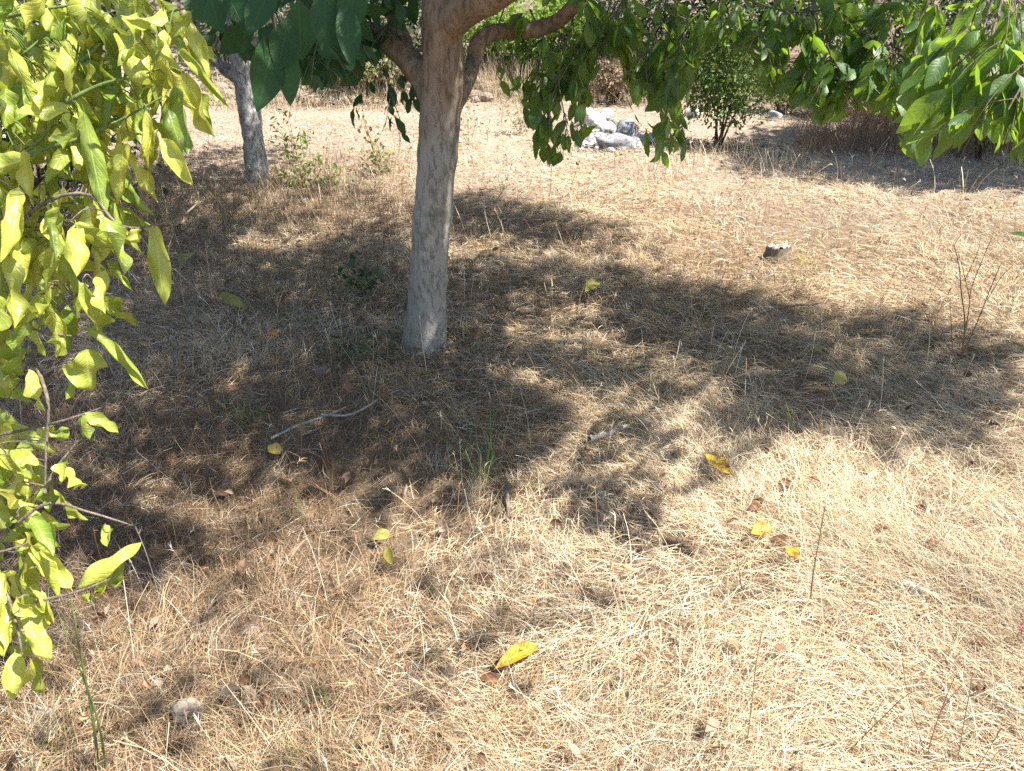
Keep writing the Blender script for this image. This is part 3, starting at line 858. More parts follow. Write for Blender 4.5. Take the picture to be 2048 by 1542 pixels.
        def add(p0, p1, w, fac=1.0):
            L = np.linalg.norm(p1 - p0)
            B.append(p0); D.append(p1 - p0); LL.append(L * 1.07); WW.append(w)
            v = norm(np.array([0, 0, CAM_H]) - p0)
            Nn.append(norm(v * rng.choice([1, 1, -1]) + np.array([0.45, 0, 0.25]) + 0.55 * rng.standard_normal(3)))
            cu.append(rng.normal(0.4, 0.8)); ro.append(rng.uniform(1.1, 2.7) * rng.choice([1, 1, -0.8])); twi.append(rng.normal(0, 1.15))
        for b, t, w in lst:
            d = rng.uniform(1.12, 1.26)
            add(P(*b, d), P(*t, d + rng.uniform(-0.05, 0.05)), w / FPX * d * rng.uniform(1.15, 1.5))
        cs = np.concatenate([spline([P(*q) for q in pl], 60) for pl in tw])
        rx = np.array(reg, float)
        cnt = 0
        while cnt < extra:
            px, py = rng.uniform(rx[:, 0].min(), rx[:, 0].max()), rng.uniform(rx[:, 1].min(), rx[:, 1].max())
            ins = False
            for a in range(len(rx)):
                x1, y1 = rx[a]; x2, y2 = rx[(a + 1) % len(rx)]
                if (y1 > py) != (y2 > py) and px < (x2 - x1) * (py - y1) / (y2 - y1) + x1: ins = not ins
            if not ins: continue
            d = rng.uniform(1.15, 1.5)
            p0 = P(px, py, d)
            dr = norm(np.array([rng.normal(0, 0.45), rng.normal(0, 0.45), -1.0]))
            L = rng.uniform(0.06, 0.115)
            add(p0, p0 + dr * L, L * rng.uniform(0.34, 0.52))
            # its stalk reaches to the nearest twig
            q = cs[np.argmin(((cs - p0) ** 2).sum(1))]
            if np.linalg.norm(q - p0) < 0.2: tb.append(tube([q, (q + p0) / 2 + [0, 0, 0.012], p0], [0.0012, 0.001], 6, 4))
            cnt += 1
        lv = leaves(np.array(B), np.array(D), np.array(Nn), LL, WW, cu, ro, twi, rng, 18, 8, 0.42, 0.07, 0.5, 0.8)
        V, F, A = cat_meshes(tb)
        b = mesh('branch', V, F, M['greenstem' if nm_ == 'hi' else 'twig'], root)
        sub('foliage', lv[0], lv[1], M['citrus'], b, root, lv[2])


lemon()


# ------------------------------------------------------------------ dry grass
def lerp(a, b, t):
    return np.asarray(a) * (1 - t[:, None]) + np.asarray(b) * t[:, None]


def straw_colors(x, y, rng):
    n = len(x)
    r = rng.random(n)
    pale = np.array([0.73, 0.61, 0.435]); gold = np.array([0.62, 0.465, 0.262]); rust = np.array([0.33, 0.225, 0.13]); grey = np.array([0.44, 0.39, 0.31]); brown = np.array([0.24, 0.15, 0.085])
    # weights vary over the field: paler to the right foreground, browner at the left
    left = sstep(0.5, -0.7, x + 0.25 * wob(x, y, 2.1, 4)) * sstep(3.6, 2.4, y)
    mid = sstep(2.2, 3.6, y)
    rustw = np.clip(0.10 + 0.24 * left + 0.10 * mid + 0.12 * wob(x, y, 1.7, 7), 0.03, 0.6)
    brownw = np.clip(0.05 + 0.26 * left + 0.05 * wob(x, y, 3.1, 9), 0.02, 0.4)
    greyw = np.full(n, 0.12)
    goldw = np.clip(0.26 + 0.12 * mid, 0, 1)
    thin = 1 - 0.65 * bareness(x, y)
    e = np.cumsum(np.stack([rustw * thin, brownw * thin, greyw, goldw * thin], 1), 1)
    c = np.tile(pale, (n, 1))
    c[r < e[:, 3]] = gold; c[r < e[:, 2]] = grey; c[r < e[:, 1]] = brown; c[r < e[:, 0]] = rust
    c[rng.random(n) < 0.06] = [0.80, 0.73, 0.58]
    return c * rng.uniform(0.68, 1.16, (n, 1)) * (1 + 0.16 * wob(x, y, 1.9, 31) + 0.10 * wob(x, y, 5.3, 32))[:, None]


def flow(x, y):
    return 1.6 * wob(x, y, 1.3, 11) + 1.1 * wob(x, y, 3.3, 12) + 2.6


def fan_points(n, r0, r1, rng, p=0.8, half=0.86):
    """points on the ground ahead of the camera, denser near it"""
    u = rng.random(n)
    r = (r0 ** p + u * (r1 ** p - r0 ** p)) ** (1 / p)
    a = rng.uniform(-half, half, n)
    return r * np.sin(a), r * np.cos(a)


def bareness(x, y):
    """1 on the pale trodden strip at the back and the gravelly right"""
    b = sstep(4.4, 8.2, y + 0.4 * np.maximum(x, -1) + 0.9 * wob(x, y, 1.1, 21))
    return np.clip(b * (0.8 + 0.35 * wob(x, y, 2.6, 22)), 0, 1)


def dry_grass():
    rng = np.random.default_rng(31)
    V, F, C, n0 = [], [], [], 0

    def push(v, f, col, per):
        nonlocal n0
        V.append(v.astype(np.float32)); F.append(f + n0); C.append(np.repeat(col, per, 0).astype(np.float32)); n0 += len(v)
    # 1: matted straw lying on the soil
    N = 290000
    x, y = fan_points(N, 0.55, 11, rng)
    keep = rng.random(N) < (1 - 0.55 * bareness(x, y)) * np.clip(0.68 + 0.45 * wob(x, y, 4.1, 14) + 0.35 * wob(x, y, 1.7, 34), 0.28, 1)
    x, y = x[keep], y[keep]; N = len(x); r = np.hypot(x, y)
    wide = np.maximum(r / 2.0, 1) ** 0.6
    bare = bareness(x, y)
    left = sstep(0.35, -0.6, x + 0.25 * wob(x, y, 2.1, 4))
    head = np.where(rng.random(N) < 0.6 - 0.35 * left, flow(x, y) + rng.normal(0, 0.55, N), rng.uniform(0, 6.28, N))
    L = rng.uniform(0.06, 0.17, N) * (1 - 0.45 * bare) * (1 - 0.35 * left) * (1 - 0.25 * sstep(2, 5, r))
    b = np.stack([x, y, gh(x, y) + rng.uniform(0, 0.03, N) * (1 - 0.6 * bare)], -1)
    v, f, a = ribbons(b, head, rng.uniform(0.0, 0.55, N), rng.uniform(-0.7, 0.15, N), L, rng.uniform(0.0011, 0.0022, N) * wide, rng, 3)
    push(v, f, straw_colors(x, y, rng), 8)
    # 1b: short broken bits of straw and chaff on the soil
    N = 90000
    x, y = fan_points(N, 0.55, 9, rng)
    r = np.hypot(x, y)
    b = np.stack([x, y, gh(x, y) + rng.uniform(0.002, 0.012, N)], -1)
    v, f, a = ribbons(b, rng.uniform(0, 6.28, N), rng.uniform(-0.1, 0.3, N), rng.uniform(-0.4, 0.2, N), rng.uniform(0.015, 0.06, N), rng.uniform(0.001, 0.003, N) * np.maximum(r / 2, 1) ** 0.6, rng, 2)
    push(v, f, straw_colors(x, y, rng) * rng.uniform(0.45, 1.0, (N, 1)), 6)
    # 2: tufts, combed by the flow
    T = 12500
    tx, ty = fan_points(T, 0.6, 8.5, rng, 0.75)
    kt = rng.random(T) < (1 - 0.7 * bareness(tx, ty)) * np.clip(0.5 + 0.7 * wob(tx, ty, 1.9, 15) + 0.5 * wob(tx, ty, 4.7, 35), 0.08, 1) * (1 - 0.45 * sstep(0.2, -0.5, tx) * sstep(3.0, 2.0, ty))
    tx, ty = tx[kt], ty[kt]; T = len(tx)
    cnt = rng.integers(14, 34, T)
    idx = np.repeat(np.arange(T), cnt); N = len(idx)
    rr = np.hypot(tx, ty)[idx]
    x = tx[idx] + rng.normal(0, 0.022, N) * (1 + 0.1 * rr); y = ty[idx] + rng.normal(0, 0.022, N) * (1 + 0.1 * rr)
    wide = np.maximum(rr / 2.0, 1) ** 0.6
    hd = (flow(tx, ty) + rng.normal(0, 0.5, T))[idx] + rng.normal(0, 0.7, N)
    Lt = (rng.uniform(0.07, 0.19, T) * (1 + 0.35 * wob(tx, ty, 2.3, 36)))[idx] * rng.uniform(0.5, 1.2, N) * (1 - 0.35 * sstep(2, 5, rr)) * (1 - 0.5 * bareness(tx, ty)[idx])
    e0 = rng.uniform(0.3, 1.15, N); e1 = e0 - rng.uniform(0.8, 2.0, N)
    b = np.stack([x, y, gh(x, y)], -1)
    v, f, a = ribbons(b, hd, e0, e1, Lt, rng.uniform(0.0009, 0.0019, N) * wide, rng, 4)
    tc = straw_colors(tx, ty, rng)[idx] * 0.6 + straw_colors(x, y, rng) * 0.4
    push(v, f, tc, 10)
    # 3: fine upright stalks with small seed heads
    N = 5200
    x, y = fan_points(N, 0.8, 9.5, rng, 0.8)
    k = rng.random(N) < 1 - 0.7 * bareness(x, y); x, y = x[k], y[k]; N = len(x); r = np.hypot(x, y)
    wide = np.maximum(r / 2.0, 1) ** 0.8
    b = np.stack([x, y, gh(x, y)], -1)
    v, f, a = ribbons(b, rng.uniform(0, 6.28, N), rng.uniform(0.95, 1.5, N), rng.uniform(0.3, 1.3, N), rng.uniform(0.12, 0.30, N), rng.uniform(0.0010, 0.0016, N) * wide, rng, 4, tip=0.9)
    col = straw_colors(x, y, rng)
    col = np.where(rng.random((N, 1)) < 0.4, np.array([0.30, 0.17, 0.085]), col)
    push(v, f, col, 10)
    tips = v.reshape(N, 5, 2, 3).mean(2)
    tb = tips[:, 4]; td = tips[:, 4] - tips[:, 3]
    sel = rng.random(N) < 0.6
    tb, td, col, wd = tb[sel], td[sel], col[sel], wide[sel]
    for _ in range(4):
        m = len(tb)
        hd = np.arctan2(td[:, 1], td[:, 0]) + rng.normal(0, 0.7, m)
        el = np.arctan2(td[:, 2], np.hypot(td[:, 0], td[:, 1])) + rng.normal(0, 0.4, m)
        v, f, a = ribbons(tb - td * rng.uniform(0, 0.4, m)[:, None], hd, el, el - 0.5, rng.uniform(0.012, 0.028, m), 0.0026 * wd, rng, 2, tip=0.2, ground=False)
        push(v, f, col * 1.1, 6)
    V, F, C = np.concatenate(V), np.concatenate(F), np.concatenate(C)
    o = mesh('dry_grass', V, F, M['straw'], None, None, np.clip(C, 0, 0.9), smooth=False)
    tag(o, 'matted straw-coloured dry grass covering the orchard floor', 'grass', kind='stuff')


dry_grass()


def leaf_litter():
    rng = np.random.default_rng(33)
    N = 2200
    x, y = fan_points(N, 0.8, 8.5, rng, 0.9)
    left = sstep(0.6, -0.8, x)
    k = rng.random(N) < 0.3 + 0.6 * left + 0.3 * sstep(5.5, 7.5, y); x, y = x[k], y[k]
    # a ring of fallen leaves under the young shrub and beneath the rusty bush
    for (px, py, n, sx, sy) in ((1440, 296, 420, 0.45, 0.22), (800, 205, 300, 1.0, 0.4), (1240, 190, 200, 0.5, 0.3), (1950, 290, 250, 1.2, 0.5), (850, 700, 60, 0.16, 0.1), (760, 690, 80, 0.35, 0.2)):
        g = G(px, py)
        x = np.concatenate([x, g[0] + rng.normal(0, sx, n)]); y = np.concatenate([y, g[1] + rng.normal(0, sy, n)])
    N = len(x)
    b = np.stack([x, y, gh(x, y) + rng.uniform(0.006, 0.05, N) * sstep(7.5, 5.5, y) + 0.008], -1)
    a = rng.uniform(0, 6.28, N)
    d = np.stack([np.cos(a), np.sin(a), rng.normal(0.1, 0.3, N)], -1)
    L = rng.uniform(0.025, 0.065, N)
    v, f, at = leaves(b, d, np.array([0, 0, 1.0]) + 0.6 * rng.standard_normal((N, 3)), L, L * rng.uniform(0.35, 0.6, N), rng.normal(0.5, 0.8, N), rng.uniform(0.4, 2.0, N), rng.normal(0, 0.6, N), rng, 5, 4, 0.25)
    pal = np.array([[0.23, 0.13, 0.07], [0.31, 0.195, 0.11], [0.17, 0.095, 0.055], [0.36, 0.24, 0.14], [0.30, 0.24, 0.18]])
    c = pal[rng.integers(0, 5, N)] * rng.uniform(0.7, 1.1, (N, 1))
    o = mesh('leaf_litter', v, f, M['dead'], None, at, np.repeat(c, len(v) // N, 0))
    tag(o, 'scattered brown curled dead leaves among the dry grass', 'dead leaves', kind='stuff')


leaf_litter()


# ------------------------------------------------------------------ rocks
def rock_arrays(c, size, rng, subdiv=4, flat=1.0, planes=22, rough=0.035):
    bm = bmesh.new(); bmesh.ops.create_icosphere(bm, subdivisions=subdiv, radius=1)
    V = np.array([v.co[:] for v in bm.verts]); F = np.array([[v.index for v in f.verts] for f in bm.faces]); bm.free()
    n = norm(rng.standard_normal((planes, 3))); dd = rng.uniform(0.72, 1.0, planes)
    q = V @ n.T
    rad = np.min(np.where(q > 0.12, dd / np.maximum(q, 0.12), 9), 1)
    rad = np.minimum(rad, 1.15)
    off = rng.uniform(0, 50, 3)
    nz = np.array([mnoise.fractal(Vector(p * 2.6 + off), 0.9, 2.1, 5) for p in V])
    V = V * (rad + rough * 2.2 * nz)[:, None]
    V = V * np.asarray(size)[None] * 0.5
    a = rng.uniform(-0.5, 0.5)
    ca, sa = math.cos(a), math.sin(a)
    V = V @ np.array([[ca, sa, 0], [-sa, ca, 0], [0, 0, 1]])
    return V + np.asarray(c)[None], F


def rock(name, px, py, w, h, label, mat, seed, cat='rock', group=None, lift=0.0, deep=0.9, sink=0.22):
    rng = np.random.default_rng(seed)
    g = G(px, py)
    d = topix(g)[2]
    W, H = w / FPX * d, h / FPX * d
    V, F = rock_arrays((g[0], g[1] + W * deep * 0.3, g[2] + H * (0.5 - sink) + lift), (W, W * deep, H * 1.25), rng)
    o = mesh(name, V, F, M[mat], None, smooth=False)
    for p_ in o.data.polygons: p_.use_smooth = True
    return tag(o, label, cat, group)


GR = 'limestone rocks heaped in the clearing'
rock('limestone_rock', 1184, 258, 58, 42, 'big white rounded rock at the left top of the limestone heap', 'lime', 1, group=GR)
rock('limestone_rock', 1212, 246, 36, 34, 'small white rock at the very back top of the limestone heap', 'lime', 2, group=GR)
rock('limestone_rock', 1254, 279, 54, 46, 'upright pitted grey rock at the right end of the limestone heap', 'limegrey', 3, group=GR)
rock('limestone_rock', 1238, 301, 82, 34, 'long low bluish grey rock at the front of the limestone heap', 'limegrey', 4, group=GR)
rock('limestone_rock', 1214, 272, 34, 28, 'small cream rock wedged in the middle of the limestone heap', 'lime', 5, group=GR)
rock('limestone_rock', 1232, 268, 30, 30, 'orange-stained rock between the white and the grey rock of the heap', 'fieldstone', 6, group=GR)
rock('limestone_rock', 1176, 290, 28, 22, 'small pale rock at the left foot of the limestone heap', 'lime', 7, group=GR)
rock('limestone_rock', 1200, 284, 30, 20, 'flat pale rock low between the white boulder and the bluish rock', 'lime', 8, group=GR)
rock('limestone_rock', 1160, 296, 24, 16, 'smallest chalky rock lying left of the foot of the limestone heap', 'lime', 31, group=GR)
rock('limestone_rock', 1268, 296, 34, 20, 'low grey rock against the right foot of the limestone heap', 'limegrey', 32, group=GR)
rock('limestone_rock', 1226, 256, 24, 22, 'small rusty cream rock behind the middle of the limestone heap', 'fieldstone', 33, group=GR)
rock('limestone_rock', 1300, 284, 30, 18, 'low whitish rock just right of the heap behind the hanging leaves', 'lime', 9)
rock('limestone_rock', 1388, 236, 34, 20, 'pale rock half hidden left of the young shrub', 'lime', 10)
rock('limestone_rock', 1551, 236, 36, 14, 'lone whitish flat stone lying on bare ground right of the shrub', 'lime', 11)
rock('field_stone', 378, 1452, 76, 66, 'rounded beige stone with cracks in the left foreground grass', 'fieldstone', 12, 'stone', deep=0.8, sink=0.34)
rock('field_stone', 88, 1446, 44, 34, 'small grey stone near the bottom left corner', 'fieldstone', 13, 'stone', sink=0.36)
rock('field_stone', 494, 1400, 32, 52, 'narrow grey stone standing in grass right of the beige stone', 'fieldstone', 14, 'stone', sink=0.36, deep=0.6)
rock('field_stone', 312, 1385, 38, 24, 'flat tan stone half covered by straw above the beige stone', 'fieldstone', 15, 'stone')
rock('field_stone', 500, 1270, 42, 26, 'grey stone in straw near the left centre foreground', 'fieldstone', 16, 'stone', sink=0.36)
rock('field_stone', 642, 752, 34, 24, 'small pale grey stone in shade left of the walnut trunk', 'fieldstone', 17, 'stone', sink=0.36)


def scattered(name, label, spots, seed, mat, smin, smax, cat):
    rng = np.random.default_rng(seed)
    items = []
    for (px0, px1, py0, py1, n) in spots:
        for _ in range(n):
            g = G(rng.uniform(px0, px1), rng.uniform(py0, py1))
            s = rng.uniform(smin, smax) * rng.choice([0.6, 0.8, 1, 1.5])
            V, F = rock_arrays(g + [0, 0, s * 0.2], (s, s * rng.uniform(0.6, 1), s * rng.uniform(0.45, 0.8)), rng, 2, planes=12)
            items.append((V, F, np.zeros((len(V), 3))))
    V, F, A = cat_meshes(items)
    o = mesh(name, V, F, M[mat], None, smooth=False)
    tag(o, label, cat, kind='stuff')


scattered('rubble', 'grey and brown rubble stones spilled along the foot of the bank', [(420, 860, 150, 212, 420), (860, 1100, 160, 205, 60), (1500, 1700, 175, 205, 40)], 41, 'fieldstone', 0.05, 0.15, 'stones')
scattered('rubble', 'small broken limestone pieces filling the gaps of the rock heap', [(1162, 1290, 262, 304, 90)], 43, 'lime', 0.03, 0.09, 'stones')
scattered('gravel', 'pale limestone chips strewn around the rock heap and track', [(1050, 1340, 278, 312, 130), (560, 2040, 215, 420, 120), (1500, 2040, 380, 470, 20)], 42, 'fieldstone', 0.012, 0.035, 'gravel')


# ------------------------------------------------------------------ stump
def stump():
    g = G(1552, 520)
    d = topix(g)[2]
    r = 23 / FPX * d
    rng = np.random.default_rng(51)
    root = thing('tree_stump', 'low weathered tree stump with pale sawn top in sunlit straw', 'stump', g)
    n = 40; a = np.linspace(0, 2 * math.pi, n, endpoint=False)
    lob = 1 + 0.06 * np.sin(3 * a + 1) + 0.04 * np.sin(5 * a) + 0.012 * rng.standard_normal(n)
    rings = []
    for z, k in ((-0.05, 1.35), (0.0, 1.18), (0.03, 1.05), (0.055, 0.98), (0.082, 0.97)):
        rings.append(np.stack([np.cos(a) * r * k * lob, np.sin(a) * r * k * lob, np.full(n, z) + (0.012 * np.cos(a + 1) if z > 0.04 else 0)], -1))
    V = np.concatenate(rings) + g
    i = np.arange(4)[:, None] * n; j = np.arange(n)[None]; j2 = (j + 1) % n
    F = np.stack([i + j, i + j2, i + n + j2, i + n + j], -1).reshape(-1, 4)
    mesh('bark', V, F, M['twig'], root)
    rr = [np.stack([np.cos(a) * r * k * lob, np.sin(a) * r * k * lob, 0.082 + z + 0.012 * np.cos(a + 1) * k + 0.006 * rng.standard_normal(n)], -1) for k, z in ((0.972, 0.0), (0.93, 0.006), (0.6, 0.008), (0.3, 0.004), (0.02, 0.0))]
    V = np.concatenate(rr) + g
    mesh('cut_face', V, F, M['greystick'], root)


stump()


# ------------------------------------------------------------------ fallen sticks and bare stalks
def sticks():
    rng = np.random.default_rng(61)

    def stick(name, label, lines, mat, cat='stick', lift=0.035):
        tb = []
        for pl, r0, r1 in lines:
            w = []
            for q in pl:
                g = G(q[0], q[1]); w.append(g + [0, 0, lift + (q[2] if len(q) > 2 else 0)])
            tb.append(tube(w, [r0, (r0 + r1) / 2 * 1.05, r1], 22, 8, 0.07, rng))
        V, F, A = cat_meshes(tb)
        return tag(mesh(name, V, F, M[mat]), label, cat)
    stick('fallen_stick', 'forked pale fallen stick lying in the shade below the walnut trunk',
          [([(548, 916), (600, 890), (650, 872), (700, 850)], 0.0055, 0.0028), ([(650, 872, 0.01), (700, 882, 0.03), (735, 872, 0.04), (762, 858, 0.05)], 0.0048, 0.0028)], 'greystick', lift=0.085)
    stick('fallen_stick', 'long dark thin stick at the shadow edge in front of the stump', [([(1400, 700), (1470, 668), (1540, 636), (1640, 624)], 0.009, 0.005)], 'twig', lift=0.05)
    stick('fallen_stick', 'short bleached grey stick in shade right of the green grass tuft', [([(1178, 896), (1215, 884), (1255, 868)], 0.012, 0.008)], 'greystick', lift=0.04)
    stick('fallen_stick', 'upright weathered stick end poking from straw below the green tuft', [([(1018, 1050), (1014, 1000), (1012, 965, 0.02)], 0.008, 0.006)], 'twig', lift=0.03)
    stick('fallen_stick', 'short white bleached stick at the lower right edge', [([(1972, 1412), (2000, 1428), (2046, 1452)], 0.006, 0.004)], 'greystick', lift=0.04)
    stick('fallen_stick', 'broken grey stick sunk in pale straw at the right', [([(1800, 1180), (1840, 1196), (1870, 1212)], 0.009, 0.007)], 'greystick', lift=0.03)

    def stalks(name, label, lines, mat, cat, gp, r=0.0022):
        """upright bare plant in the vertical plane through its foot"""
        g0 = G(*gp)
        tb = []
        root_y = g0[1]
        for pl, r0 in lines:
            w = []
            for q in pl:
                rr = (q[0] - 1024) / FPX; u = -(q[1] - 771) / FPX
                Dv = np.array([rr, CP + u * SP, u * CP - SP])
                w.append(np.array([0, 0, CAM_H]) + Dv * (root_y + (q[2] if len(q) > 2 else 0)) / Dv[1])
            tb.append(tube(w, [r0, r0 * 0.45], 14, 6, 0.08, rng))
        V, F, A = cat_meshes(tb)
        return tag(mesh(name, V, F, M[mat]), label, cat)
    stalks('bare_sapling', 'leafless brown sapling with thin forking stems at the right shadow edge',
           [([(1922, 726), (1930, 650), (1922, 580), (1918, 530), (1905, 480)], 0.0037), ([(1925, 690), (1938, 620), (1945, 570), (1990, 460)], 0.0030), ([(1922, 715), (1950, 655), (1982, 575), (2005, 520)], 0.0030),
            ([(1940, 600), (1926, 540), (1915, 500)], 0.0019), ([(1975, 600), (1998, 560), (2025, 530)], 0.0017), ([(1918, 720), (1870, 660), (1840, 610), (1812, 590)], 0.0023), ([(1905, 700), (1902, 640), (1900, 600)], 0.0022),
            ([(1930, 720), (1990, 690), (2048, 690)], 0.0022), ([(1930, 560), (1955, 505), (1962, 470)], 0.0014), ([(1870, 660), (1850, 640), (1800, 640)], 0.0014)], 'drystem', 'sapling', (1922, 728))
    stalks('dry_weed', 'dry brown weed with wiry forking stems at the bottom right',
           [([(1852, 1535), (1862, 1480), (1890, 1400), (1918, 1335)], 0.0013), ([(1850, 1510), (1830, 1440), (1808, 1350), (1806, 1270)], 0.0012), ([(1710, 1490), (1760, 1440), (1828, 1382), (1900, 1388)], 0.0012),
            ([(1912, 1540), (1925, 1460), (1940, 1380), (1946, 1340)], 0.0012), ([(1752, 1450), (1790, 1440), (1800, 1420)], 0.0008), ([(1828, 1382), (1826, 1360)], 0.0008), ([(1880, 1425), (1905, 1390), (1925, 1370)], 0.0008)], 'drystem', 'weed', (1850, 1530))
    stalks('dry_stalk', 'single tall brown seed stalk left of the scattered yellow leaves', [([(1620, 1215), (1626, 1150), (1640, 1070), (1652, 1000)], 0.0026), ([(1640, 1070), (1660, 1058)], 0.0012), ([(1630, 1120), (1620, 1090)], 0.0012)], 'drystem', 'stalk', (1620, 1218))
    stalks('dry_stalk', 'thin brown stalk beside the lower yellow leaf at right', [([(1486, 1195), (1476, 1130), (1468, 1085)], 0.0018), ([(1478, 1140), (1460, 1128)], 0.001)], 'drystem', 'stalk', (1486, 1198))
    stalks('dry_stalk', 'thin leaning straw stalk in the bottom right quarter', [([(1492, 1500), (1502, 1420), (1512, 1330), (1528, 1240)], 0.0016)], 'drystem', 'stalk', (1492, 1502))
    stalks('dry_stalk', 'pale seed stalk standing in the lower left sunlit patch', [([(292, 1230), (285, 1180), (262, 1125), (244, 1098)], 0.0022), ([(262, 1125), (250, 1104)], 0.003)], 'straw' if False else 'greystick', 'stalk', (292, 1232))
    stalks('green_stalks', 'pair of upright green rush-like stems at the bottom left', [([(196, 1542), (186, 1440), (165, 1330), (140, 1190)], 0.0036), ([(212, 1535), (198, 1450), (172, 1370), (110, 1210)], 0.0028), ([(180, 1400), (200, 1375)], 0.0014), ([(190, 1450), (172, 1425)], 0.0014)], 'greenstem', 'stems', (200, 1540))
    stalks('green_stalks', 'thin leaning green stem in shade above the big yellow leaf pair at right', [([(1595, 878), (1580, 835), (1570, 800)], 0.004), ([(1580, 840), (1590, 825)], 0.002)], 'greenstem', 'stems', (1595, 880))
    stalks('climbing_twig', 'dry twisted bramble stem standing behind the walnut trunk on the left', [([(765, 345), (750, 310), (738, 270), (722, 225)], 0.006), ([(752, 315), (770, 300)], 0.003), ([(742, 285), (725, 275)], 0.003), ([(735, 262), (750, 250)], 0.003)], 'drystem', 'bramble', (765, 348))


sticks()


# ------------------------------------------------------------------ fallen yellow and brown leaves, one thing each
def fallen():
    k = NT('yellow_leaf')
    at = k.n('Attribute', _attribute_name='uvr'); sx = k.n('SeparateXYZ', Vector=at.outputs['Vector'])
    u, v, r = sx.outputs
    av = k.math('ABSOLUTE', v)
    ph = k.math('SUBTRACT', u, k.math('MULTIPLY', av, 0.2))
    sw = k.math('POWER', k.math('MULTIPLY', k.math('ADD', k.math('SINE', k.math('MULTIPLY', ph, 75.0)), 1.0), 0.5), 4.0)
    col = k.mix(k.math('MULTIPLY', sw, 0.5), (0.58, 0.38, 0.03), (0.36, 0.19, 0.015))
    col = k.mix(k.math('SUBTRACT', 1.0, k.math('MULTIPLY', av, 10.0), True), col, (0.62, 0.45, 0.12))
    bz = k.ramp(k.noise(k.pos(), 40, 4), (0.50, (0, 0, 0)), (0.60, (1, 1, 1)))
    col = k.mix(bz, col, (0.26, 0.13, 0.02))
    M['yellow'] = k.done(col, 0.5, k.bump(sw, 0.5, 0.003), 0.25, None, 0.4)
    k = NT('lime_leaf'); M['limeleaf'] = k.done(k.ramp(k.noise(k.pos(), 30, 4), (0.35, (0.27, 0.24, 0.05)), (0.7, (0.42, 0.35, 0.08))), 0.5, None, 0.3, None, 0.4)
    k = NT('brown_leaf'); M['brownleaf'] = k.done(k.ramp(k.noise(k.pos(), 40, 5), (0.3, (0.09, 0.04, 0.02)), (0.7, (0.20, 0.10, 0.05))), 0.65, None, 0.15, None, 0.3)
    rng = np.random.default_rng(71)

    def one(name, label, cat, p0, p1, w, mat, roll=0.5, curl=0.3, lift=0.055, tilt=(0, 0.1, 1)):
        a = G(*p0) + [0, 0, lift]; b = G(*p1) + [0, 0, lift + 0.01]
        d = topix(a)[2]
        v, f, t = leaves(a[None], (b - a)[None], np.array([tilt], float), np.linalg.norm(b - a) * 1.05, w / FPX * d * 1.25, curl, roll, 0.1, rng, 16, 8, 0.08, 0.05, 0.6, 0.62)
        o = mesh(name, v, f, M[mat], None, t)
        s = o.modifiers.new('thick', 'SOLIDIFY'); s.thickness = 0.0006
        tag(o, label, cat)
    one('fallen_leaf', 'large golden yellow leaf with brown veins lying in the bottom centre straw', 'leaf', (988, 1372), (1074, 1314), 34, 'yellow', 0.7, 0.45, 0.06, (-0.25, -0.35, 1))
    one('fallen_leaf', 'bright lemon yellow leaf at the shadow edge right of centre', 'leaf', (1404, 938), (1450, 978), 30, 'yellow', 0.4, 0.2, 0.07, (0.2, -0.6, 1))
    one('fallen_leaf', 'yellow leaf lying right beside a brown curled leaf', 'leaf', (1494, 1098), (1536, 1084), 26, 'yellow', 0.6, 0.4, 0.06, (0, -0.5, 1))
    one('fallen_leaf', 'narrow bright yellow leaf pointing down right below the yellow and brown pair', 'leaf', (1560, 1122), (1592, 1148), 20, 'yellow', 0.5, 0.2, 0.06, (0, -0.5, 1))
    one('fallen_leaf', 'ragged pale yellow leaf in half shade left of centre, upper of two', 'leaf', (748, 1104), (780, 1090), 22, 'limeleaf', 0.4, 0.2, 0.05, (0, -0.6, 1))
    one('fallen_leaf', 'dull yellow leaf standing on edge in half shade, lower of two left of centre', 'leaf', (776, 1120), (782, 1156), 18, 'limeleaf', 0.8, 0.3, 0.06, (0, -0.9, 0.7))
    one('fallen_leaf', 'yellow-green leaf lit by the sun right of the trunk foot', 'leaf', (1168, 620), (1194, 594), 22, 'limeleaf', 0.5, 0.2, 0.10, (0, -0.8, 0.8))
    one('fallen_leaf', 'rounded lime yellow leaf in shade on the right', 'leaf', (1656, 798), (1682, 786), 26, 'limeleaf', 0.3, 0.2, 0.08, (0, -0.8, 0.8))
    one('fallen_leaf', 'long green leaf lying in deep shade left of the trunk', 'leaf', (444, 616), (486, 640), 20, 'limeleaf', 0.4, 0.3, 0.08, (0, -0.6, 1))
    one('fallen_leaf', 'yellow-green leaf upright in shade above the long green leaf', 'leaf', (366, 556), (388, 534), 26, 'limeleaf', 0.3, 0.2, 0.09, (0, -0.8, 0.8))
    one('fallen_leaf', 'small dull yellow leaf among shaded straw near the bare sapling', 'leaf', (1618, 712), (1634, 728), 14, 'limeleaf', 0.4, 0.2, 0.06, (0, -0.8, 0.8))
    one('fallen_leaf', 'dark green leaf lying on pale ground at the far right edge', 'leaf', (2012, 480), (2046, 488), 16, 'shrub', 0.5, 0.3, 0.05, (0, -0.6, 1))
    one('fallen_leaf', 'tan dry leaf beside the forked stick', 'leaf', (540, 912), (562, 930), 22, 'brownleaf' if False else 'limeleaf', 0.6, 0.3, 0.05, (0, -0.5, 1))
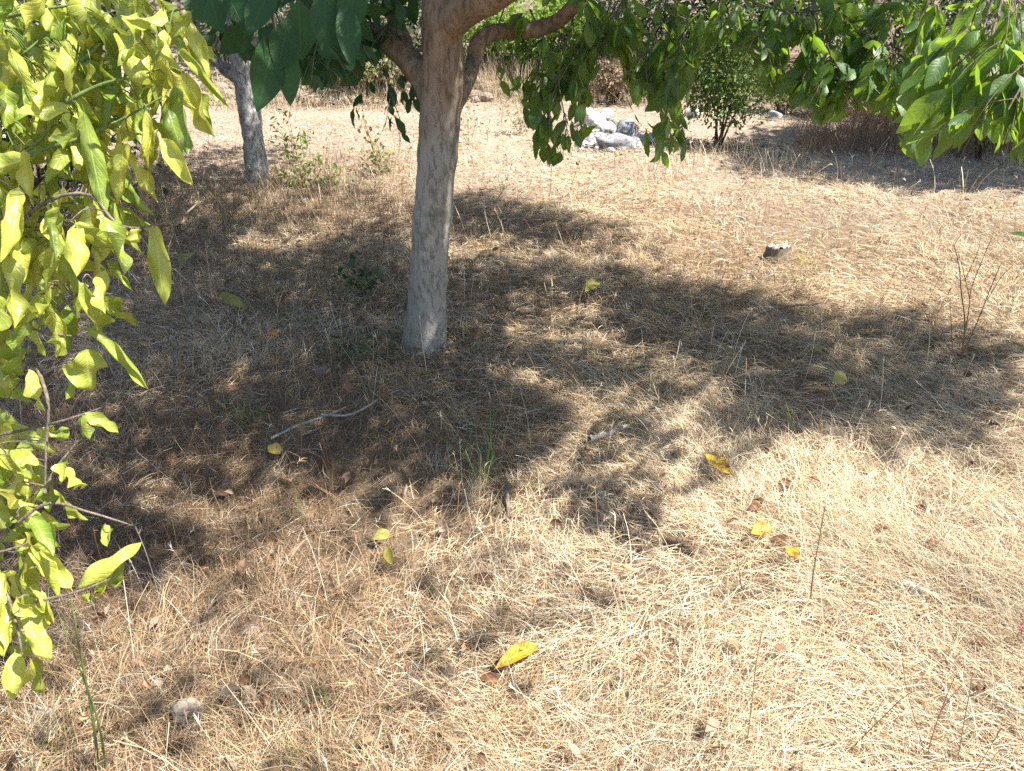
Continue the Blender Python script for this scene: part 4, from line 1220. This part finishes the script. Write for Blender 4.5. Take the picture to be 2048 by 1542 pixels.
    for lab, p0, p1, w in (('dark brown curled leaf touching the yellow leaf at right', (1534, 1096), (1582, 1104), 24), ('brown cupped leaf catching light above the yellow and brown pair', (1492, 1036), (1520, 1032), 22),
                           ('reddish brown leaf alone on pale straw at the right', (1818, 1030), (1844, 1042), 18), ('olive brown leaf on pale straw between the tall stalk and right edge', (1850, 1110), (1876, 1094), 18),
                           ('dark brown crumpled leaf in shadow tangle at the right edge', (1984, 1098), (2016, 1104), 20), ('rusty brown leaf in front of the shaded swirl of grass', (946, 1168), (984, 1182), 22),
                           ('rust brown leaf just below the bright lemon yellow leaf', (1548, 982), (1580, 990), 22), ('red brown leaf lying at the left of the forked stick tip', (634, 940), (664, 944), 14),
                           ('thin dark brown leaf in shade left of the trunk foot', (524, 680), (566, 684), 16), ('flat brown leaf by the red flower', (1936, 1300), (1970, 1306), 12),
                           ('orange brown leaf below the big golden leaf', (960, 1372), (996, 1384), 22)):
        one('brown_leaf', lab, 'leaf', p0, p1, w, 'brownleaf', 1.3, 0.7, 0.035, (0, -0.4, 1))


fallen()


# ------------------------------------------------------------------ green plants in the grass
def greens():
    rng = np.random.default_rng(81)

    def tuft(name, label, px, py, n, h, w, col, spread=0.03, cat='grass tuft', lean=0.0):
        g = G(px, py); d = topix(g)[2]
        H = h / FPX * d / CP
        b = np.stack([g[0] + rng.normal(0, spread, n), g[1] + rng.normal(0, spread, n), np.zeros(n)], -1); b[:, 2] = gh(b[:, 0], b[:, 1])
        e0 = rng.uniform(0.9, 1.5, n)
        v, f, a = ribbons(b, rng.uniform(0, 6.28, n) * (1 if not lean else 0.4) + lean, e0, e0 - rng.uniform(0.2, 1.1, n), H * rng.uniform(0.5, 1.15, n), w, rng, 5, tip=0.15)
        c = np.array(col) * rng.uniform(0.7, 1.25, (n, 1)) + rng.normal(0, 0.012, (n, 3))
        tag(mesh(name, v, f, M['weed'], None, None, np.clip(np.repeat(c, 12, 0), 0.01, 1)), label, cat)
    tuft('grass_tuft', 'tall green grass tuft in the shade at the picture centre', 965, 960, 34, 150, 0.0040, (0.13, 0.25, 0.07), 0.03)
    tuft('grass_tuft', 'yellowish green grass tuft in the shade left of the forked stick', 492, 850, 60, 75, 0.0024, (0.30, 0.33, 0.12), 0.025)
    tuft('grass_tuft', 'thin green grass blades in the lower left near the bottom edge', 655, 1420, 14, 100, 0.0024, (0.16, 0.26, 0.07), 0.006)
    tuft('grass_tuft', 'sprawling light green blades at the bottom edge left of centre', 600, 1530, 14, 90, 0.0024, (0.26, 0.34, 0.10), 0.006)
    tuft('grass_tuft', 'low green blades beside the shadow edge right of the centre tuft', 1075, 985, 18, 70, 0.0028, (0.16, 0.24, 0.07), 0.012)
    tuft('grass_tuft', 'fine green blades sprouting by the bright lemon yellow leaf', 1450, 990, 14, 60, 0.0024, (0.22, 0.30, 0.09), 0.008)
    tuft('grass_tuft', 'small dark green tuft in half shade at the left', 590, 1030, 18, 36, 0.0022, (0.08, 0.17, 0.07), 0.025)
    tuft('grass_tuft', 'faded grey green clump at the bottom left corner', 120, 1500, 46, 80, 0.0022, (0.24, 0.27, 0.13), 0.03)
    tuft('grass_tuft', 'small yellow tuft right beside the stump', 1608, 530, 40, 26, 0.005, (0.40, 0.34, 0.06), 0.035)

    def plant(name, label, cat, stems, ll, nl, leafmat, stemmat, gp, wf=0.5, jit=0.02, sr=0.003):
        """upright weed: stems in the vertical plane of its foot, small leaves along them"""
        g0 = G(*gp); tb, B, D, LL = [], [], [], []
        root = thing(name, label, cat, g0)
        for pl in stems:
            w = []
            for iq, q in enumerate(pl):
                rr = (q[0] - 1024) / FPX; uu = -(q[1] - 771) / FPX
                Dv = np.array([rr, CP + uu * SP, uu * CP - SP])
                w.append(np.array([0, 0, CAM_H]) + Dv * (g0[1] + (rng.normal(0, 0.05) if iq else 0)) / Dv[1])
            tb.append(tube(w, [sr, sr * 0.4], 16, 5))
            c = spline(w, 50)
            for _ in range(nl):
                i = rng.integers(6, 50)
                B.append(c[i] + rng.normal(0, jit, 3)); D.append(rng.standard_normal(3) + [0, 0, 0.2]); LL.append(ll * rng.uniform(0.6, 1.3))
        V, F, A = cat_meshes(tb)
        mesh('stem', V, F, M[stemmat], root)
        LL = np.array(LL); N = len(B)
        lv = leaves(np.array(B), np.array(D), np.array([0, 0, 1.0]) + 0.6 * rng.standard_normal((N, 3)), LL, LL * wf, 0.3, 0.4, 0.0, rng, 5, 2)
        mesh('foliage', lv[0], lv[1], M[leafmat], root, lv[2])
    plant('seedling', 'small dark green seedling with glossy leaves left of the trunk', 'plant', [[(722, 592), (715, 555), (700, 520)], [(722, 590), (738, 560), (750, 535)], [(720, 585), (690, 560), (680, 535)], [(722, 588), (730, 540), (722, 512)]], 0.05, 14, 'evergreen', 'greenstem', (722, 594), 0.55, 0.03)
    plant('ground_plant', 'spreading dark green plant at the left of the trunk foot', 'plant', [[(720, 720), (690, 700), (670, 690)], [(720, 720), (745, 700), (770, 690)], [(720, 722), (700, 712), (660, 708)], [(720, 722), (715, 700), (705, 685)]], 0.042, 22, 'evergreen', 'greenstem', (720, 724), 0.4, 0.04)
    plant('tall_weed', 'tall wispy green weed with curved side stems between the two trunks', 'weed', [[(606, 372), (596, 320), (585, 270), (572, 210)], [(596, 320), (575, 300), (552, 300)], [(590, 290), (565, 270), (540, 250)], [(592, 300), (612, 280), (618, 260)], [(606, 372), (590, 345), (572, 335)], [(606, 372), (622, 340), (640, 312)], [(606, 372), (580, 355), (556, 348)]], 0.055, 24, 'bright', 'drystem', (606, 375), 0.35, 0.03)
    plant('leafy_weed', 'low yellow-green weed sprawling in dry grass right of the leaning trunk', 'weed', [[(620, 365), (600, 350), (585, 340)], [(640, 370), (690, 378), (760, 385)], [(630, 368), (660, 355), (690, 350)], [(625, 366), (640, 340), (630, 325)], [(650, 380), (700, 392), (770, 390)]], 0.05, 34, 'bright', 'greenstem', (630, 372), 0.45, 0.05)
    plant('leafy_weed', 'small-leaved green weed at the base of the bramble stem', 'weed', [[(762, 345), (752, 320), (745, 300)], [(765, 346), (775, 325), (780, 310)], [(765, 345), (740, 335), (728, 325)], [(755, 320), (738, 280), (725, 240)], [(766, 347), (758, 300), (748, 262)]], 0.045, 30, 'olive', 'drystem', (765, 349), 0.5, 0.035)
    plant('yellow_weed', 'tall yellowing weed standing before the rocks left of the heap', 'weed', [[(1040, 268), (1036, 230), (1028, 185)], [(1042, 268), (1048, 225), (1052, 180)], [(1040, 268), (1020, 235), (1010, 205)], [(1044, 268), (1060, 240), (1070, 210)], [(1040, 268), (1042, 220), (1040, 175)]], 0.05, 44, 'olive', 'drystem', (1040, 270), 0.3, 0.04)
    plant('yellow_weed', 'thin pale yellow weed just right of the walnut trunk', 'weed', [[(938, 292), (936, 250), (930, 205)], [(940, 292), (948, 260), (955, 230)], [(938, 292), (922, 262), (915, 240)]], 0.045, 30, 'olive', 'drystem', (938, 294), 0.3, 0.04)
    plant('seed_weed', 'single weed stalk with dark seed head in the sun right of the trunk', 'weed', [[(1002, 388), (1000, 370), (990, 345)], [(1002, 388), (1008, 375), (1006, 365)]], 0.03, 8, 'bright', 'drystem', (1002, 390), 0.3, 0.012)
    # red clover-like bloom at the right edge
    g = G(2030, 1305); root = thing('red_flower', 'tiny crimson flower cluster at the right edge in pale straw', 'flower', g)
    V, F, A = tube([g, g + [0.005, 0, 0.05], g + [0.008, -0.005, 0.1]], [0.0015, 0.001], 8, 5)
    mesh('stem', V, F, M['greenstem'], root)
    k = NT('crimson_petal'); red = k.done((0.42, 0.02, 0.06), 0.6, None, 0.25)
    n = 60
    B = g + np.array([0.008, -0.005, 0.09]) + rng.normal(0, 1, (n, 3)) * [0.014, 0.008, 0.012]
    lv = leaves(B, rng.standard_normal((n, 3)), rng.standard_normal((n, 3)), 0.010, 0.005, 0.3, 0.4, 0, rng, 4, 2)
    mesh('petals', lv[0], lv[1], red, root, lv[2])


greens()


# ------------------------------------------------------------------ shrubs and bushes behind
def bush(name, label, cat, gp, wpx, hpx, mat, n, ll, seed, stems=7, stem_mat='darktwig', low=0.15, clumps=26, wf=0.45, depth=0.8, lean=0.0, twiggy=0, sr=0.009, nu=4, nv=2, droop=0.2):
    rng = np.random.default_rng(seed)
    g = G(*gp); d = topix(g)[2]
    W, H = wpx / FPX * d, hpx / FPX * d / CP
    root = thing(name, label, cat, g)
    c = []
    while len(c) < clumps:
        q = rng.uniform(-1, 1, 3)
        if (q ** 2).sum() > 1: continue
        zz = low + (1 - low) * (q[2] * 0.5 + 0.5)
        wid = 0.62 + 0.38 * math.sin(math.pi * min(zz, 0.95))
        c.append(g + np.array([q[0] * W * 0.46 * wid + lean * zz * W, q[1] * W * 0.46 * depth * wid, H * zz * 0.94]))
    c = np.array(c)
    sig = np.array([W * 0.10, W * 0.10 * depth, H * 0.075])
    idx = rng.integers(0, clumps, n)
    B = c[idx] + rng.standard_normal((n, 3)) * sig
    B[:, 2] = np.maximum(B[:, 2], gh(B[:, 0], B[:, 1]) + 0.01)
    D = norm((B - c[idx])) * 0.6 + rng.standard_normal((n, 3)) * 0.6 + [0, 0, -droop]
    LL = ll * rng.uniform(0.6, 1.3, n)
    tb = []
    for i in range(stems):
        e = c[i % clumps]
        s = g + [rng.normal(0, 0.03 * W), rng.normal(0, 0.03 * W), -0.03]
        tb.append(tube([s, s * 0.6 + e * 0.4 + [0, 0, 0.1 * H], e], [sr, sr * 0.7, sr * 0.25], 12, 6))
    for i in range(twiggy):
        e = c[rng.integers(clumps)]; q = e + rng.standard_normal(3) * sig * 2.2
        tb.append(tube([g * 0.3 + e * 0.7, e, q], [sr * 0.4, sr * 0.25, sr * 0.12], 6, 4))
    V, F, A = cat_meshes(tb)
    mesh('stems', V, F, M[stem_mat], root)
    lv = leaves(B, D, np.array([0, 0, 0.8]) + 0.7 * rng.standard_normal((n, 3)), LL, LL * wf, rng.normal(0.3, 0.3, n), 0.4, 0.0, rng, nu, nv)
    mesh('foliage', lv[0], lv[1], M[mat], root, lv[2])
    return root


k = NT('rusty_leaf')
M['rusty'] = k.done(k.ramp(k.noise(k.pos(), 9, 3), (0.3, (0.17, 0.115, 0.07)), (0.7, (0.32, 0.24, 0.155))), 0.7, None, 0.25)
k = NT('greygreen_leaf')
M['greygreen'] = k.done(k.ramp(k.noise(k.pos(), 9, 3), (0.3, (0.13, 0.15, 0.09)), (0.7, (0.30, 0.31, 0.20))), 0.6, None, 0.3)

bush('young_shrub', 'bushy young green shrub with several dark stems standing beyond the rock heap', 'shrub', (1436, 292), 165, 215, 'shrub', 5200, 0.05, 91, 6, clumps=70, low=0.2, sr=0.012)
bush('background_bush', 'tangled olive bush on the bank between the two trunks', 'bush', (700, 188), 220, 130, 'olive', 2600, 0.07, 92, 10, clumps=34, twiggy=30)
bush('background_bush', 'bright green bush on the bank right of the walnut fork', 'bush', (1105, 150), 150, 130, 'bright', 2400, 0.09, 93, 8, clumps=26)
bush('background_bush', 'withered brown bush low on the bank behind the rock heap', 'bush', (1235, 205), 130, 70, 'rusty', 1500, 0.06, 94, 10, clumps=20, twiggy=30)
bush('background_bush', 'grey-green scrub on the bank left of the rusty bush', 'bush', (800, 190), 120, 110, 'greygreen', 1500, 0.06, 95, 8, twiggy=24)
bush('background_bush', 'grey-green bush behind the stubby branch of the leaning tree', 'bush', (560, 165), 150, 110, 'greygreen', 1500, 0.07, 96, 8, twiggy=20)
bush('background_bush', 'dark bush deep behind the lemon leaves at the left edge', 'bush', (90, 430), 560, 420, 'evergreen', 4200, 0.075, 97, 16, clumps=60, twiggy=70, low=0.1)
bush('background_bush', 'pale olive scrub beside the young shrub on its right', 'bush', (1560, 225), 110, 80, 'olive', 1500, 0.05, 98, 8, twiggy=20)
bush('background_bush', 'reddish brown scrub below the hanging leaves at the right of the bank', 'bush', (1640, 232), 130, 70, 'rusty', 1300, 0.05, 99, 8, twiggy=26)
bush('background_bush', 'leafy olive weeds at the foot of the far right hanging leaves', 'bush', (1955, 320), 120, 130, 'olive', 900, 0.045, 100, 9, twiggy=26)
bush('background_bush', 'dark evergreen bush in shade at the back right', 'bush', (1850, 215), 420, 260, 'evergreen', 5200, 0.085, 101, 14, clumps=60, low=0.1)
bush('background_bush', 'deep green bush at the back behind the young shrub', 'bush', (1420, 130), 260, 160, 'evergreen', 3000, 0.085, 102, 10, clumps=36, low=0.1)
bush('background_bush', 'grey-green scrub on the bank behind the left hanging curtain of leaves', 'bush', (1200, 120), 120, 100, 'greygreen', 1500, 0.07, 103, 8, twiggy=20)


bush('background_bush', 'shadowed green bush high on the bank above the olive bush', 'bush', (760, 120), 260, 130, 'evergreen', 2600, 0.085, 104, 9, clumps=36, low=0.05)
bush('background_bush', 'shadowed green bush high on the bank behind the leaning tree', 'bush', (500, 110), 260, 140, 'evergreen', 2600, 0.085, 105, 9, clumps=36, low=0.05)
bush('background_bush', 'dim green bush on the bank above the rusty bush', 'bush', (1270, 100), 330, 150, 'evergreen', 2400, 0.085, 106, 9, clumps=36, low=0.05)
bush('background_bush', 'dim green bush at the back between shrub and dark evergreen', 'bush', (1620, 150), 240, 170, 'evergreen', 2600, 0.085, 107, 9, clumps=36, low=0.05)
bush('background_bush', 'fresh green bush just behind the level right limb of the walnut', 'bush', (1010, 105), 150, 120, 'bright', 1800, 0.08, 108, 8, clumps=24)


def back_tree(name, label, gp, tpx, seed, hgt, crown_r, mat='evergreen', n=420, zc=None, shade_grid=None, box=None, lean=0.1):
    rng = np.random.default_rng(seed)
    g = G(*gp); d = topix(g)[2]
    r = tpx / FPX * d / 2
    root = thing(name, label, 'tree', g)
    top = g + [lean, 0, hgt]
    tubes = [tube([g - [0, 0, 0.1], g + [0, 0, 0.3], (g + top) / 2 + [0.06, 0, 0], top], [r * 1.3, r, r * 0.75, r * 0.35], 22, 14, 0.04, rng)]
    c0 = top + [0, 0, 0.1]
    rach = []
    if shade_grid is not None:
        pts, _ = canopy_points(shade_grid, 190, 2.0, 4.2, rng, *box)
        rach = [(p, rng.standard_normal(3) * [1, 1, 0.3]) for p in pts]
    for _ in range(n):
        v = norm(rng.standard_normal(3)) * rng.uniform(0.2, 1) ** 0.5
        p = c0 + v * [crown_r, crown_r, crown_r * 0.75]
        rach.append((p, rng.standard_normal(3) + [0, 0, -0.2]))
    for i in range(9):
        e = rach[rng.integers(len(rach))][0]
        s = g * 0.45 + top * 0.55
        tubes.append(tube([s, s * 0.5 + e * 0.5 + [0, 0, 0.15], e], [r * 0.5, r * 0.3, r * 0.1], 12, 8))
    V, F, A = cat_meshes(tubes)
    mesh('trunk', V, F, M['twig'], root)
    lv, st = spray_foliage(rach, 0.13, rng, None, 0.5, 7, 3, 2, 0.22)
    mesh('crown', lv[0], lv[1], M[mat], root, lv[2])


back_tree('background_tree', 'dark brown trunk of a tree standing beyond the young shrub', (1528, 178), 34, 111, 3.2, 1.5)
back_tree('background_tree', 'shady tree at the right edge behind the hanging leaves', (2190, 262), 44, 112, 3.4, 1.4, 'evergreen', 260, shade_grid=shade2, box=(1.6, 7.0, 5.6, 9.0))
back_tree('background_tree', 'dark tree on the bank at the far left behind the lemon leaves', (200, 120), 40, 113, 3.4, 1.9, 'evergreen', 560)
back_tree('background_tree', 'tree on the bank seen between the walnut trunk and the bright green bush', (985, 100), 30, 114, 3.4, 1.7, 'evergreen', 460)
back_tree('background_tree', 'tree on the bank above the olive bush', (640, 70), 30, 115, 3.2, 1.7, 'evergreen', 460)


def dry_brush():
    rng = np.random.default_rng(121)
    Vs, Fs, Cs, n0 = [], [], [], 0
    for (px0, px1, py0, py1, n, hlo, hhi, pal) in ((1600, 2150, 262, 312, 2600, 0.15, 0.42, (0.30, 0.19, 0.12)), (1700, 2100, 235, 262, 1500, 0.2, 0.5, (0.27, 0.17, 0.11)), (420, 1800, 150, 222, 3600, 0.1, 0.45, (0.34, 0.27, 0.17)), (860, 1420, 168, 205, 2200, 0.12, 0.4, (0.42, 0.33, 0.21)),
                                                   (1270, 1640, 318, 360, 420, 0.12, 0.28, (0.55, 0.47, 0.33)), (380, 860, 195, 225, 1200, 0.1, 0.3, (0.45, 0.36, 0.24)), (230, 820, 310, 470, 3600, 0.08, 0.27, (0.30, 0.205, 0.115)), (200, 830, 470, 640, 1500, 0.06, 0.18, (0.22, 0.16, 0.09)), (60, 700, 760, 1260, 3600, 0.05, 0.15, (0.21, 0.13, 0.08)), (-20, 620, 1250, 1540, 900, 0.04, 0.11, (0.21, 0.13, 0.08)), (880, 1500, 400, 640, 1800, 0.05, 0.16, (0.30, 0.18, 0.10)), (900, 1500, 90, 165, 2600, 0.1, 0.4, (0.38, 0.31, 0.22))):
        pts = np.array([G(rng.uniform(px0, px1), rng.uniform(py0, py1)) for _ in range(n)])
        e0 = rng.uniform(0.9, 1.55, n)
        v, f, a = ribbons(pts, rng.uniform(0, 6.28, n), e0, e0 - rng.uniform(0, 0.9, n), rng.uniform(hlo, hhi, n), rng.uniform(0.004, 0.008, n) * (0.3 if py0 > 700 else 0.6 if py0 > 300 else 1), rng, 4)
        Vs.append(v); Fs.append(f + n0); n0 += len(v)
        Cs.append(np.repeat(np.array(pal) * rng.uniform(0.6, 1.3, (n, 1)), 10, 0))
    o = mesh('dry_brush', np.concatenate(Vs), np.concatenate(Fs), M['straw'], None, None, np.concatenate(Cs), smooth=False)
    tag(o, 'reddish brown dry weeds and tall pale grasses along the far edge', 'dry weeds', kind='stuff')


dry_brush()
